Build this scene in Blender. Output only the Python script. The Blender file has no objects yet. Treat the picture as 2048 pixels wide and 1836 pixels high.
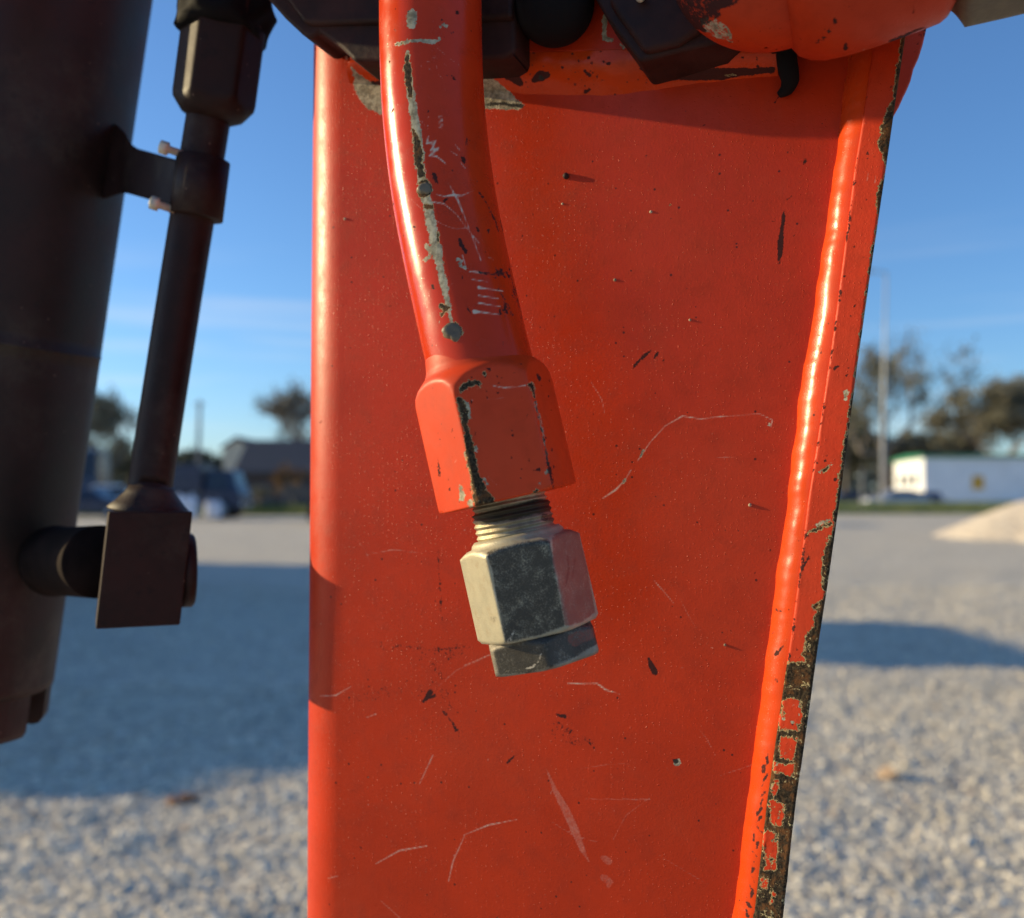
import bpy, bmesh, math, random
import numpy as np
from mathutils import Vector, noise as mn
random.seed(7); rng = np.random.default_rng(7)
SC = bpy.context.scene; COL = SC.collection
R = math.radians
# ------------------------------------------------------------------ camera, sky, sun, exposure
FPX = 1967.0; PITCH = R(2.04); CAM = np.array([0, 0, 1.2])
cam_d = bpy.data.cameras.new('camera'); cam = bpy.data.objects.new('camera', cam_d); COL.objects.link(cam)
cam.location = CAM; cam.rotation_euler = (R(90) + PITCH, 0, 0)
cam_d.sensor_fit = 'HORIZONTAL'; cam_d.sensor_width = 36; cam_d.lens = 36 * FPX / 2048
cam_d.clip_start = .01; cam_d.clip_end = 3000
cam_d.dof.use_dof = True; cam_d.dof.focus_distance = .292; cam_d.dof.aperture_fstop = 10.0
SC.camera = cam
SUN_B = R(13); SUN_E = R(15.5)              # behind the picture plane by 13 degrees, 12 degrees up, from the left
SUNV = Vector((-math.cos(SUN_B) * math.cos(SUN_E), math.sin(SUN_B) * math.cos(SUN_E), math.sin(SUN_E)))
w = bpy.data.worlds.new('World'); SC.world = w; w.use_nodes = True
nt = w.node_tree; nt.nodes.clear()
wo = nt.nodes.new('ShaderNodeOutputWorld'); bg = nt.nodes.new('ShaderNodeBackground'); sky = nt.nodes.new('ShaderNodeTexSky')
sky.sky_type = 'NISHITA'; sky.sun_disc = False; sky.sun_elevation = SUN_E
sky.sun_rotation = math.atan2(SUNV.x, SUNV.y)
sky.air_density = 1.0; sky.dust_density = .5; sky.ozone_density = 6.0; sky.altitude = 100
bg.inputs['Strength'].default_value = .15
# thin streaks of high cloud near the horizon
tc = nt.nodes.new('ShaderNodeTexCoord'); mp = nt.nodes.new('ShaderNodeMapping'); mp.inputs['Scale'].default_value = (1.6, 1.6, 26)
nz = nt.nodes.new('ShaderNodeTexNoise'); nz.inputs['Scale'].default_value = 1.5; nz.inputs["Detail"].default_value = 5
cr = nt.nodes.new('ShaderNodeMapRange'); cr.inputs['From Min'].default_value = .5; cr.inputs['From Max'].default_value = .72
sx = nt.nodes.new('ShaderNodeSeparateXYZ'); band = nt.nodes.new('ShaderNodeMapRange')
band.inputs['From Min'].default_value = .26; band.inputs['From Max'].default_value = .10
ml = nt.nodes.new('ShaderNodeMath'); ml.operation = 'MULTIPLY'; ml2 = nt.nodes.new('ShaderNodeMath'); ml2.operation = 'MULTIPLY'; ml2.inputs[1].default_value = .33
mx = nt.nodes.new('ShaderNodeMixRGB'); mx.inputs[2].default_value = (5.2, 5.0, 4.6, 1)
L = nt.links.new
L(tc.outputs['Generated'], mp.inputs[0]); L(mp.outputs[0], nz.inputs[0]); L(nz.outputs[0], cr.inputs[0])
L(tc.outputs['Generated'], sx.inputs[0]); L(sx.outputs[2], band.inputs[0]); L(cr.outputs[0], ml.inputs[0]); L(band.outputs[0], ml.inputs[1])
up0 = nt.nodes.new('ShaderNodeMapRange'); up0.inputs['From Min'].default_value = 0.; up0.inputs['From Max'].default_value = .06; L(sx.outputs[2], up0.inputs[0]); ml3 = nt.nodes.new('ShaderNodeMath'); ml3.operation = 'MULTIPLY'; L(ml.outputs[0], ml3.inputs[0]); L(up0.outputs[0], ml3.inputs[1])
L(ml3.outputs[0], ml2.inputs[0]); L(ml2.outputs[0], mx.inputs[0]); L(sky.outputs[0], mx.inputs[1]); L(mx.outputs[0], bg.inputs[0]); L(bg.outputs[0], wo.inputs[0])
sd = bpy.data.lights.new('sun', 'SUN'); sun = bpy.data.objects.new('sun', sd); COL.objects.link(sun)
sd.energy = 5.0; sd.angle = R(.53); sd.color = (1, .80, .46); sun.rotation_euler = SUNV.to_track_quat('Z', 'Y').to_euler()
SC.view_settings.view_transform = 'Standard'; SC.view_settings.look = 'None'; SC.view_settings.gamma = 1; SC.view_settings.exposure = 0.40
SC.view_settings.use_curve_mapping = False
SC.render.engine = 'CYCLES'; SC.cycles.max_bounces = 6; SC.cycles.use_denoising = True

# ------------------------------------------------------------------ helpers
FW = np.array([0, math.cos(PITCH), math.sin(PITCH)]); UPV = np.array([0, -math.sin(PITCH), math.cos(PITCH)]); RT = np.array([1., 0, 0])
def ray(px, py): return FW + RT * ((px - 1024) / FPX) + UPV * ((918 - py) / FPX)
def P(px, py, d): return CAM + d * ray(px, py)
def on_plane(px, py, p0, n): r_ = ray(px, py); return CAM + r_ * (np.dot(p0 - CAM, n) / np.dot(r_, n))
def topx(V):
    q = V - CAM; z = q @ FW
    return 1024 + FPX * (q @ RT) / z, 918 - FPX * (q @ UPV) / z
def unit(v): v = np.asarray(v, float); return v / np.linalg.norm(v)
def smooth(e0, e1, x): t = np.clip((x - e0) / (e1 - e0), 0, 1); return t * t * (3 - 2 * t)

def tag(o, label=None, cat=None, group=None, kind=None):
    for k, v in (('label', label), ('category', cat), ('group', group), ('kind', kind)):
        if v: o[k] = v
    return o
def link(name, me, mat=None, parent=None):
    o = bpy.data.objects.new(name, me)
    if mat: me.materials.append(mat)
    COL.objects.link(o)
    if parent:
        o.parent = parent; o.matrix_parent_inverse = parent.matrix_world.inverted()
    return o
def empty(name, loc, label, cat, group=None):
    o = bpy.data.objects.new(name, None); COL.objects.link(o); o.location = [float(c) for c in loc]; o.empty_display_size = .05
    bpy.context.view_layer.update()
    return tag(o, label, cat, group)
def npmesh(name, V, F, mat=None, parent=None, sm=True):
    """V (n,3), F (m,k) uniform polygon size"""
    V = np.asarray(V, np.float32); F = np.asarray(F, np.int32); k = F.shape[1]
    me = bpy.data.meshes.new(name); me.vertices.add(len(V)); me.vertices.foreach_set('co', V.ravel())
    me.loops.add(F.size); me.loops.foreach_set('vertex_index', F.ravel())
    me.polygons.add(len(F)); me.polygons.foreach_set('loop_start', np.arange(len(F), dtype=np.int32) * k)
    me.polygons.foreach_set('loop_total', np.full(len(F), k, np.int32)); me.update(calc_edges=True)
    me.polygons.foreach_set('use_smooth', np.full(len(F), sm)); me.validate()
    return link(name, me, mat, parent)
def gridmesh(name, G, mat, parent=None, closeu=False, sm=True, flip=False):
    """G (nv, nu, 3); closeu joins last column to the first"""
    nv, nu = G.shape[:2]; idx = np.arange(nv * nu).reshape(nv, nu)
    if closeu: idx = np.concatenate([idx, idx[:, :1]], 1)
    F = np.stack([idx[:-1, :-1], idx[:-1, 1:], idx[1:, 1:], idx[1:, :-1]], -1).reshape(-1, 4)
    if flip: F = F[:, ::-1]
    return npmesh(name, G.reshape(-1, 3), F, mat, parent, sm)
def pydata(name, V, F, mat=None, parent=None, sm=False):
    me = bpy.data.meshes.new(name); me.from_pydata([tuple(map(float, v)) for v in V], [], F); me.update()
    bm_ = bmesh.new(); bm_.from_mesh(me); bmesh.ops.recalc_face_normals(bm_, faces=bm_.faces); bm_.to_mesh(me); bm_.free()
    for p in me.polygons: p.use_smooth = sm
    return link(name, me, mat, parent)
def bevel(o, wd, seg=2):
    m = o.modifiers.new('bevel', 'BEVEL'); m.width = wd; m.segments = seg; m.limit_method = 'ANGLE'; m.angle_limit = R(30)
    for p in o.data.polygons: p.use_smooth = True
    try: m.harden_normals = True
    except Exception: pass
    return o
def box(name, c, s, mat, parent=None, rz=0, bv=0):
    hx, hy, hz = s[0] / 2, s[1] / 2, s[2] / 2; cs, sn = math.cos(rz), math.sin(rz)
    V = []
    for z in (-hz, hz):
        for x, y in ((-hx, -hy), (hx, -hy), (hx, hy), (-hx, hy)): V.append((c[0] + x * cs - y * sn, c[1] + x * sn + y * cs, c[2] + z))
    o = pydata(name, V, [(0, 3, 2, 1), (4, 5, 6, 7), (0, 1, 5, 4), (1, 2, 6, 5), (2, 3, 7, 6), (3, 0, 4, 7)], mat, parent)
    if bv: bevel(o, bv)
    return o
def lathe(name, p0, p1, prof, mat, parent=None, n=64, sm=True, ref=None, rfun=None, caps=True):
    """prof: list of (t in metres along the axis from p0, radius); rfun(phi, t, r) -> r"""
    p0 = np.asarray(p0, float); ax = unit(np.asarray(p1) - p0)
    ref = np.array([0, -1., 0]) if ref is None else np.asarray(ref, float)
    e1 = unit(ref - ax * (ref @ ax)); e2 = np.cross(ax, e1)       # phi=0 points at ref (towards the camera)
    ph = np.linspace(0, 2 * math.pi, n, endpoint=False)
    T = np.array([a for a, b in prof]); RR = np.array([b for a, b in prof])
    rad = np.repeat(RR[:, None], n, 1)
    if rfun is not None: rad = rfun(ph[None, :], T[:, None], rad)
    G = p0 + ax * T[:, None, None] + (e1 * np.cos(ph)[:, None] + e2 * np.sin(ph)[:, None])[None] * rad[..., None]
    nv = len(T); idx = np.arange(nv * n).reshape(nv, n); idx = np.concatenate([idx, idx[:, :1]], 1)
    F = np.stack([idx[:-1, :-1], idx[:-1, 1:], idx[1:, 1:], idx[1:, :-1]], -1).reshape(-1, 4)
    V = G.reshape(-1, 3)
    if caps:
        V = np.concatenate([V, [p0 + ax * T[0], p0 + ax * T[-1]]]); a, b = len(V) - 2, len(V) - 1; i0 = idx[0]; i1 = idx[-1]
        c0 = np.stack([np.full(n, a), i0[1:], i0[:-1], np.full(n, a)], -1); c1 = np.stack([np.full(n, b), i1[:-1], i1[1:], np.full(n, b)], -1)
        tri = np.concatenate([c0, c1])[:, :3]
        F3 = np.concatenate([np.stack([F[:, 0], F[:, 1], F[:, 2]], -1), np.stack([F[:, 0], F[:, 2], F[:, 3]], -1), tri])
        return npmesh(name, V, F3, mat, parent, sm)
    return npmesh(name, V, F, mat, parent, sm)
def extrude(name, front, back_off, mat, parent=None, bv=0):
    """front: list of 3d points (polygon), back_off: vector to the back"""
    n = len(front); b = np.asarray(back_off)
    V = [np.asarray(p) for p in front] + [np.asarray(p) + b for p in front]
    F = [tuple(range(n)), tuple(range(2 * n - 1, n - 1, -1))] + [(i, i + n, (i + 1) % n + n, (i + 1) % n) for i in range(n)]
    o = pydata(name, V, F, mat, parent)
    if bv: bevel(o, bv, 3)
    return o
def tube_path(pts, rad, n, step):
    """smooth curve through pts (catmull), returns grid"""
    pts = np.asarray(pts, float); rad = np.asarray(rad, float)
    q = np.concatenate([[2 * pts[0] - pts[1]], pts, [2 * pts[-1] - pts[-2]]]); rq = np.concatenate([[rad[0]], rad, [rad[-1]]])
    out = []; rr = []
    for i in range(1, len(q) - 2):
        m = max(2, int(np.linalg.norm(q[i + 1] - q[i]) / step)); t = np.linspace(0, 1, m, endpoint=False)[:, None]
        a, b, c, d = q[i - 1], q[i], q[i + 1], q[i + 2]
        out.append(.5 * (2 * b + (c - a) * t + (2 * a - 5 * b + 4 * c - d) * t ** 2 + (3 * b - 3 * c + d - a) * t ** 3))
        rr.append(rq[i] + (rq[i + 1] - rq[i]) * t[:, 0])
    C_ = np.concatenate(out + [q[-2:-1]]); rr = np.concatenate(rr + [rq[-2:-1]])
    T = np.gradient(C_, axis=0); T /= np.linalg.norm(T, axis=1)[:, None]
    e = np.array([0, -1., 0]); G = []
    ph = np.linspace(0, 2 * math.pi, n, endpoint=False)
    for i in range(len(C_)):
        e = e - T[i] * (e @ T[i]); e = unit(e); f = np.cross(T[i], e)
        G.append(C_[i] + rr[i] * (np.cos(ph)[:, None] * e + np.sin(ph)[:, None] * f))
    return np.array(G)
def fbm(P_, sc, seed=0, oct=3):
    """cheap value noise, numpy: sum of sines, for gentle irregularity"""
    r_ = np.random.default_rng(seed); out = np.zeros(P_.shape[:-1]); a = 1; tot = 0
    for o in range(oct):
        for _ in range(4):
            k = r_.normal(size=3); k *= sc * 2 ** o * r_.uniform(.6, 1.5) / np.linalg.norm(k)
            out += a * np.sin(P_ @ k + r_.uniform(0, 6.28)) / 4
        tot += a; a *= .55
    return out / tot * 1.6

# ------------------------------------------------------------------ wear marks and a painted reflection: distance fields kept per vertex of the painted metal
def seg_val(X, Y, pts, rng_px=9., cap=1.):
    """pts (x,y,r) polyline in photograph pixels -> 0.5 on the outline, 1 inside"""
    out = np.zeros_like(X)
    if len(pts) == 1: pts = [pts[0], (pts[0][0] + .01, pts[0][1], pts[0][2])]
    for (x0, y0, r0), (x1, y1, r1) in zip(pts[:-1], pts[1:]):
        m = 30 + max(r0, r1)
        s = np.nonzero((X > min(x0, x1) - m) & (X < max(x0, x1) + m) & (Y > min(y0, y1) - m) & (Y < max(y0, y1) + m))[0]
        if not len(s): continue
        dx, dy = x1 - x0, y1 - y0; t = np.clip(((X[s] - x0) * dx + (Y[s] - y0) * dy) / (dx * dx + dy * dy), 0, 1)
        d = np.hypot(X[s] - x0 - t * dx, Y[s] - y0 - t * dy) - (r0 + (r1 - r0) * t)
        out[s] = np.maximum(out[s], np.clip(.5 - d / rng_px, 0, cap))
    return out
def poly_val(X, Y, poly, rng_px=9., cap=1.):
    P_ = [(x, y, 0) for x, y in poly] + [(poly[0][0], poly[0][1], 0)]
    edge = seg_val(X, Y, P_, rng_px); ins = np.zeros(len(X), bool)
    for (x0, y0, _), (x1, y1, _) in zip(P_[:-1], P_[1:]):
        c = ((y0 > Y) != (y1 > Y)); ins ^= c & (X < (x1 - x0) * (Y - y0) / (y1 - y0 + 1e-9) + x0)
    return np.minimum(np.where(ins, 1 - edge, edge), cap)
CH = {'R': 0, 'G': 1, 'B': 2, 'A': 3}
def paint(o, marks, face=None, grow=.5):
    """marks: (channel, pts, cap) ; R chip to steel with primer rim (cap nut: painted reflection), G dark scuff, B pale scratch, A bare grey patch, X intact paint"""
    n = len(o.data.vertices); co = np.empty(n * 3, np.float32); o.data.vertices.foreach_get('co', co)
    V = co.reshape(-1, 3).astype(float)
    if o.parent: V = V + np.array(o.matrix_parent_inverse.translation) + np.array(o.parent.matrix_world.translation)
    X, Y = topx(V); A = np.zeros((n, 4), np.float32)
    nr = np.empty(n * 3, np.float32); o.data.vertices.foreach_get('normal', nr); nr = nr.reshape(-1, 3)
    vis = ((CAM - V) * nr).sum(1) / np.linalg.norm(CAM - V, axis=1)
    for mk in marks:
        c, pts = mk[0], mk[1]
        if c == 'B': pts = [(q[0], q[1], q[2] + grow) for q in pts]
        cap = mk[2] if len(mk) > 2 else 1.
        v = poly_val(X, Y, pts, cap=cap) if len(pts[0]) == 2 else seg_val(X, Y, pts, cap=cap)
        if c == 'X': A[:, 0] = np.minimum(A[:, 0], 1 - v)
        else: A[:, CH[c]] = np.maximum(A[:, CH[c]], v)
    A *= smooth(-.12, .0, vis)[:, None] if face is None else face
    at = o.data.attributes.new('wear_and_reflection', 'FLOAT_COLOR', 'POINT'); at.data.foreach_set('color', A.ravel())
    return A, V
def zz(bx, by, s, pts): return [(bx + p[0] / s, by + p[1] / s) + ((p[2] / s,) if len(p) > 2 else ()) for p in pts]

# ------------------------------------------------------------------ materials
def newmat(name):
    m = bpy.data.materials.new(name); m.use_nodes = True; n = m.node_tree; n.nodes.clear()
    o = n.nodes.new('ShaderNodeOutputMaterial'); b = n.nodes.new('ShaderNodeBsdfPrincipled'); n.links.new(b.outputs[0], o.inputs[0])
    return m, n, b
class N:
    def __init__(s, nt): s.t = nt
    def n(s, ty, **kw):
        x = s.t.nodes.new('ShaderNode' + ty)
        for k, v in kw.items():
            if k.startswith('i_'):
                key = k[2:].replace('_', ' '); x.inputs[key].default_value = v
            else: setattr(x, k, v)
        return x
    def l(s, a, b): s.t.links.new(a, b)
    def math(s, op, a, b=None, clamp=False):
        x = s.n('Math', operation=op, use_clamp=clamp)
        for i, v in enumerate((a, b)):
            if v is None: continue
            if isinstance(v, (int, float)): x.inputs[i].default_value = v
            else: s.l(v, x.inputs[i])
        return x.outputs[0]
    def rng(s, v, a, b, c=0., d=1., smooth_=True):
        x = s.n('MapRange', interpolation_type='SMOOTHSTEP' if smooth_ else 'LINEAR')
        s.l(v, x.inputs[0]); x.inputs[1].default_value = a; x.inputs[2].default_value = b; x.inputs[3].default_value = c; x.inputs[4].default_value = d
        return x.outputs[0]
    def mix(s, f, a, b):
        x = s.n('MixRGB')
        for i, v in enumerate((f, a, b)):
            if isinstance(v, (int, float)): x.inputs[i].default_value = v
            elif isinstance(v, tuple): x.inputs[i].default_value = v + (1,)
            else: s.l(v, x.inputs[i])
        return x.outputs[0]
    def noise(s, sc, det=3, rough=.55, co=None):
        x = s.n('TexNoise'); x.inputs['Scale'].default_value = sc; x.inputs['Detail'].default_value = det; x.inputs['Roughness'].default_value = rough
        if co: s.l(co, x.inputs[0])
        return x.outputs[0]
def paint_mat(name, base=(.57, .038, .006), dirt=.35, bump=.5, grain=1., rough=.36, specks=1., ragged=.8, rim=.60):
    m, nt_, b = newmat(name); g = N(nt_)
    co = g.n('NewGeometry').outputs['Position']
    at = g.n('Attribute', attribute_name='wear_and_reflection'); sp = g.n('SeparateColor'); g.l(at.outputs['Color'], sp.inputs[0])
    big = g.noise(28, 4, .6, co); mid = g.noise(160, 4, .6, co); fine = g.noise(1400, 3, .6, co); edge = g.math('ADD', g.math('MULTIPLY', g.noise(300, 4, .7, co), .5), g.math('MULTIPLY', g.noise(1100, 4, .75, co), .5))
    jit = g.math('MINIMUM', g.math('MAXIMUM', g.math('MULTIPLY', g.math('SUBTRACT', edge, .5), 3.0 * ragged), -.42), .36)
    chip = g.math('ADD', sp.outputs[0], jit); dark = g.math('ADD', sp.outputs[1], g.math('MULTIPLY', jit, .8)); lite = g.math('ADD', sp.outputs[2], g.math('MULTIPLY', jit, .16)); grey = g.math('ADD', at.outputs['Alpha'], jit)
    c = g.mix(g.rng(big, .3, .7), tuple(x * .86 for x in base), base)
    c = g.mix(g.math('MULTIPLY', g.rng(mid, .45, .8), dirt), c, (base[0] * .55, base[1] * .6, base[2] * .8))
    c = g.mix(g.math('MULTIPLY', g.rng(g.noise(11, 5, .65, co), .46, .72), .10), c, (.50, .12, .05)); c = g.mix(g.math('MULTIPLY', g.rng(g.noise(19, 6, .7, co), .52, .74), .30), c, (base[0] * .6, base[1] * .55, base[2] * .6))
    # dust bloom (pale), tiny dark specks
    c = g.mix(g.math('MULTIPLY', g.rng(g.noise(60, 5, .7, co), .55, .85), .07), c, (.50, .18, .10))
    vo = g.n('TexVoronoi', feature='F1'); vo.inputs['Scale'].default_value = 420; vo.inputs['Randomness'].default_value = 1; g.l(co, vo.inputs[0])
    vs = g.n('SeparateColor'); g.l(vo.outputs['Color'], vs.inputs[0])
    sz = g.math('MULTIPLY', g.rng(vs.outputs[0], .86, 1.0, 0, 1), .17 * specks)
    spk = g.rng(g.math('SUBTRACT', vo.outputs['Distance'], sz), -.02, .03, 1, 0)
    spk = g.math('MULTIPLY', spk, g.rng(vs.outputs[0], .86, .88))
    c = g.mix(g.math('MULTIPLY', spk, .85), c, (.05, .012, .008))
    c = g.mix(g.math('MULTIPLY', g.rng(lite, .44, .72), .8), c, (.62, .28, .20))
    c = g.mix(g.rng(lite, .60, .80), c, (.60, .49, .37))
    gn = g.mix(g.rng(g.noise(420, 4, .7, co), .35, .65), (.21, .18, .12), (.50, .45, .31))
    c = g.mix(g.rng(grey, .47, .53), c, gn)
    c = g.mix(g.math('MULTIPLY', g.rng(dark, .42, .62), .92), c, (.022, .020, .020))
    core = g.mix(g.rng(fine, .35, .7), (.020, .016, .012), (.085, .06, .035))
    core = g.mix(g.math('MULTIPLY', g.rng(g.noise(230, 5, .7, co), .48, .62), .8), core, (.15, .065, .025))
    core = g.mix(g.rng(chip, rim - .08, rim + .04), (.50, .40, .20), core)
    cm = g.rng(chip, .46, .50); c = g.mix(cm, c, core)
    g.l(c, b.inputs['Base Color'])
    bare = g.math('MAXIMUM', cm, g.rng(grey, .47, .53)); anyw = g.math('MAXIMUM', bare, g.rng(dark, .4, .6))
    rg = g.math('ADD', rough, g.math('MULTIPLY', g.rng(mid, .3, .8), .14)); rg = g.math('ADD', rg, g.math('MULTIPLY', anyw, .4))
    g.l(rg, b.inputs['Roughness']); g.l(g.rng(anyw, 0, 1, .22, .06), b.inputs['Specular IOR Level'])
    # relief: orange peel, pimples, chips sunk below the paint
    v2 = g.n('TexVoronoi', feature='SMOOTH_F1'); v2.inputs['Scale'].default_value = 1500; g.l(co, v2.inputs[0])
    v2s = g.n('SeparateColor'); g.l(v2.outputs['Color'], v2s.inputs[0])
    pim = g.math('MULTIPLY', g.rng(v2.outputs['Distance'], .0, .34, 1, 0), g.math('MULTIPLY', g.rng(v2s.outputs[1], .6, .95), g.rng(g.noise(45, 3, .6, co), .3, .7, .25, 1.)))
    h = g.math('ADD', g.math('MULTIPLY', fine, .55 * grain), g.math('MULTIPLY', pim, 2.1 * grain))
    h = g.math('ADD', h, g.math('MULTIPLY', mid, .6)); h = g.math('SUBTRACT', h, g.math('MULTIPLY', g.rng(chip, .44, .56), 3.0))
    h = g.math('SUBTRACT', h, g.math('MULTIPLY', g.rng(grey, .45, .55), 1.2)); h = g.math('ADD', h, g.math('MULTIPLY', g.math('MULTIPLY', bare, fine), 2.0))
    bp = g.n('Bump'); bp.inputs['Strength'].default_value = bump; bp.inputs['Distance'].default_value = .00012; g.l(h, bp.inputs['Height']); g.l(bp.outputs[0], b.inputs['Normal'])
    return m
def plain(name, col, rough=.5, metal=0., var=.25, sc=60, bumpd=0., bsc=400, spec=.5, col2=None, dust=0.):
    m, nt_, b = newmat(name); g = N(nt_); co = g.n('NewGeometry').outputs['Position']
    n1 = g.noise(sc, 5, .6, co)
    c = g.mix(g.rng(n1, .3, .7), tuple(x * (1 - var) for x in col), col2 or tuple(min(1, x * (1 + var)) for x in col))
    if dust:
        vo = g.n('TexVoronoi', feature='F1'); vo.inputs['Scale'].default_value = 260; g.l(co, vo.inputs[0]); vs = g.n('SeparateColor'); g.l(vo.outputs['Color'], vs.inputs[0])
        pk = g.math('MULTIPLY', g.rng(vo.outputs['Distance'], .05, .16, 1, 0), g.rng(vs.outputs[0], .88, .93)); c = g.mix(g.math('MULTIPLY', pk, .8), c, (.16, .10, .075))
        c = g.mix(g.math('MULTIPLY', g.rng(g.noise(14, 6, .7, co), .5, .72), dust), c, (.085, .07, .05)); c = g.mix(g.math('MULTIPLY', g.rng(g.noise(150, 5, .75, co), .56, .66), dust * .8), c, (.008, .007, .007))
    g.l(c, b.inputs['Base Color']); g.l(g.rng(n1, .2, .8, rough - .07, rough + .1), b.inputs['Roughness']); b.inputs['Metallic'].default_value = metal
    b.inputs['Specular IOR Level'].default_value = spec
    if bumpd:
        bp = g.n('Bump'); bp.inputs['Strength'].default_value = .6; bp.inputs['Distance'].default_value = bumpd; g.l(g.noise(bsc, 4, .6, co), bp.inputs['Height']); g.l(bp.outputs[0], b.inputs['Normal'])
    return m
M_PANEL = paint_mat('orange_paint_panel', bump=.8, grain=1.1, rough=.35)
M_TUBE = paint_mat('orange_paint_tube', base=(.60, .042, .007), bump=.35, grain=.35, rough=.18, specks=.7, ragged=1.1)
M_HEX = paint_mat('orange_paint_fitting', base=(.68, .052, .007), bump=.35, grain=.3, rough=.42, specks=.6, ragged=1.3)
M_BEAD = paint_mat('orange_paint_weld', base=(.66, .060, .007), bump=.6, grain=.5, rough=.22)
M_PLATE = paint_mat('orange_paint_edge', base=(.60, .042, .007), bump=.9, grain=1.2, rough=.45, ragged=1.3, rim=.68)
M_CAST = paint_mat('orange_paint_casting', base=(.50, .040, .007), bump=.8, grain=1.0, rough=.45)
M_DARK = plain('dark_red_brown_paint', (.022, .010, .008), .55, spec=.22, var=.35, sc=40, bumpd=.00015, bsc=700, dust=.55)
M_DARK2 = plain('grimy_olive_brown_paint', (.028, .018, .013), .55, var=.5, sc=26, spec=.3, bumpd=.0002, bsc=500, col2=(.035, .016, .013), dust=.55)
M_BLACK = plain('black_rubber', (.005, .0045, .005), .8, spec=.2, bumpd=.0004, bsc=180)
M_BROWN = plain('dark_grimy_steel', (.034, .013, .010), .65, var=.45, sc=70, bumpd=.0003, bsc=350, spec=.25)
M_OLIVE = plain('olive_worn_steel', (.13, .10, .06), .5, var=.35, sc=90, bumpd=.0002, bsc=900)
M_CREAM = plain('galvanised_bolt', (.62, .58, .44), .5, metal=.2, var=.2, sc=200)
M_BLOCK = plain('dark_maroon_block', (.026, .011, .008), .6, spec=.2, var=.3, sc=60, bumpd=.00015, bsc=900, dust=.55)

def steel(name, col=(.46, .41, .28), col2=(.33, .30, .21), metal=.35):
    m, nt_, b = newmat(name); g = N(nt_); co = g.n('NewGeometry').outputs['Position']
    at = g.n('Attribute', attribute_name='wear_and_reflection'); sp = g.n('SeparateColor'); g.l(at.outputs['Color'], sp.inputs[0])
    n1 = g.noise(90, 5, .65, co); f = g.noise(2600, 2, .6, co); jit = g.math('MULTIPLY', g.math('SUBTRACT', g.math('ADD', g.math('MULTIPLY', g.noise(2400, 3, .65, co), .5), g.math('MULTIPLY', g.noise(260, 5, .7, co), .5)), .5), 1.3)
    c = g.mix(g.rng(n1, .35, .7), col, col2)
    c = g.mix(g.math('MULTIPLY', g.rng(g.noise(300, 4, .7, co), .5, .7), .35), c, (.30, .20, .10))
    c = g.mix(g.math('MULTIPLY', g.rng(g.math('ADD', sp.outputs[1], jit), .35, .75), .93), c, (.034, .028, .020))
    c = g.mix(g.math('MULTIPLY', g.rng(g.math('ADD', sp.outputs[0], jit), .3, .7), .85), c, (.24, .070, .045))  # reddish R marks; on the cap nut they paint the panel's reflection
    c = g.mix(g.rng(g.math('ADD', sp.outputs[2], jit), .45, .6), c, (.55, .48, .36))
    g.l(c, b.inputs['Base Color']); b.inputs['Metallic'].default_value = metal; g.l(g.rng(n1, .2, .8, .42, .62), b.inputs['Roughness'])
    bp = g.n('Bump'); bp.inputs['Strength'].default_value = .7; bp.inputs['Distance'].default_value = .00012
    g.l(g.math('ADD', f, g.math('MULTIPLY', n1, .5)), bp.inputs['Height']); g.l(bp.outputs[0], b.inputs['Normal'])
    return m
M_STEEL = steel('zinc_plated_steel')
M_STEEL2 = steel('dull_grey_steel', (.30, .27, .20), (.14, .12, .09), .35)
M_THREAD = steel('thread_steel', (.50, .44, .30), (.22, .19, .13), .75)

# ================================================================== SETTING: gravel yard
def gravel_mat(name, c1, c2, bd, sc=45, far=True):
    m, nt_, b = newmat(name); g = N(nt_); co = g.n('NewGeometry').outputs['Position']
    n1 = g.noise(sc, 3, .6, co); big = g.noise(.5, 4, .6, co); vo = g.n('TexVoronoi', feature='F1'); vo.inputs['Scale'].default_value = sc * .8; g.l(co, vo.inputs[0])
    vs = g.n('SeparateColor'); g.l(vo.outputs['Color'], vs.inputs[0])
    c = g.mix(vs.outputs[0], c1, c2); c = g.mix(g.math('MULTIPLY', g.rng(big, .4, .7), .22), c, tuple(x * .7 for x in c1))
    c = g.mix(g.math('MULTIPLY', g.rng(vs.outputs[1], .9, 1.), .6), c, (.36, .24, .16))
    c = g.mix(g.math('MULTIPLY', g.rng(vs.outputs[2], .84, .9), .55), c, (.27, .26, .25)); c = g.mix(g.math('MULTIPLY', g.rng(g.noise(2.3, 5, .7, co), .5, .7), .16), c, (.30, .26, .21))
    g.l(c, b.inputs['Base Color']); b.inputs['Roughness'].default_value = .9; b.inputs['Specular IOR Level'].default_value = .2
    bp = g.n('Bump'); bp.inputs['Strength'].default_value = 1; bp.inputs['Distance'].default_value = bd
    g.l(g.math('ADD', g.math('MULTIPLY', vo.outputs['Distance'], -1.), g.math('MULTIPLY', n1, 1.0)), bp.inputs['Height']); g.l(bp.outputs[0], b.inputs['Normal'])
    return m
M_GROUND = gravel_mat('gravel_ground', (.47, .42, .33), (.76, .69, .55), .009, sc=62)
def axis_(lim, fine, near, grow):
    a = [0.]; s = fine
    while a[-1] < lim:
        if a[-1] > near: s *= grow
        a.append(a[-1] + s)
    return np.array(a)
xp = axis_(900, .07, 9, 1.13); xg = np.concatenate([-xp[:0:-1], xp]); yp = axis_(1500, .07, 14, 1.08); yn = axis_(400, .5, 3, 1.3); yg = np.concatenate([-yn[:0:-1], yp])
XX, YY = np.meshgrid(xg, yg); Z0 = np.zeros_like(XX); Q = np.stack([XX, YY, Z0], -1)
amp = smooth(90, 20, np.hypot(XX, YY))
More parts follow.
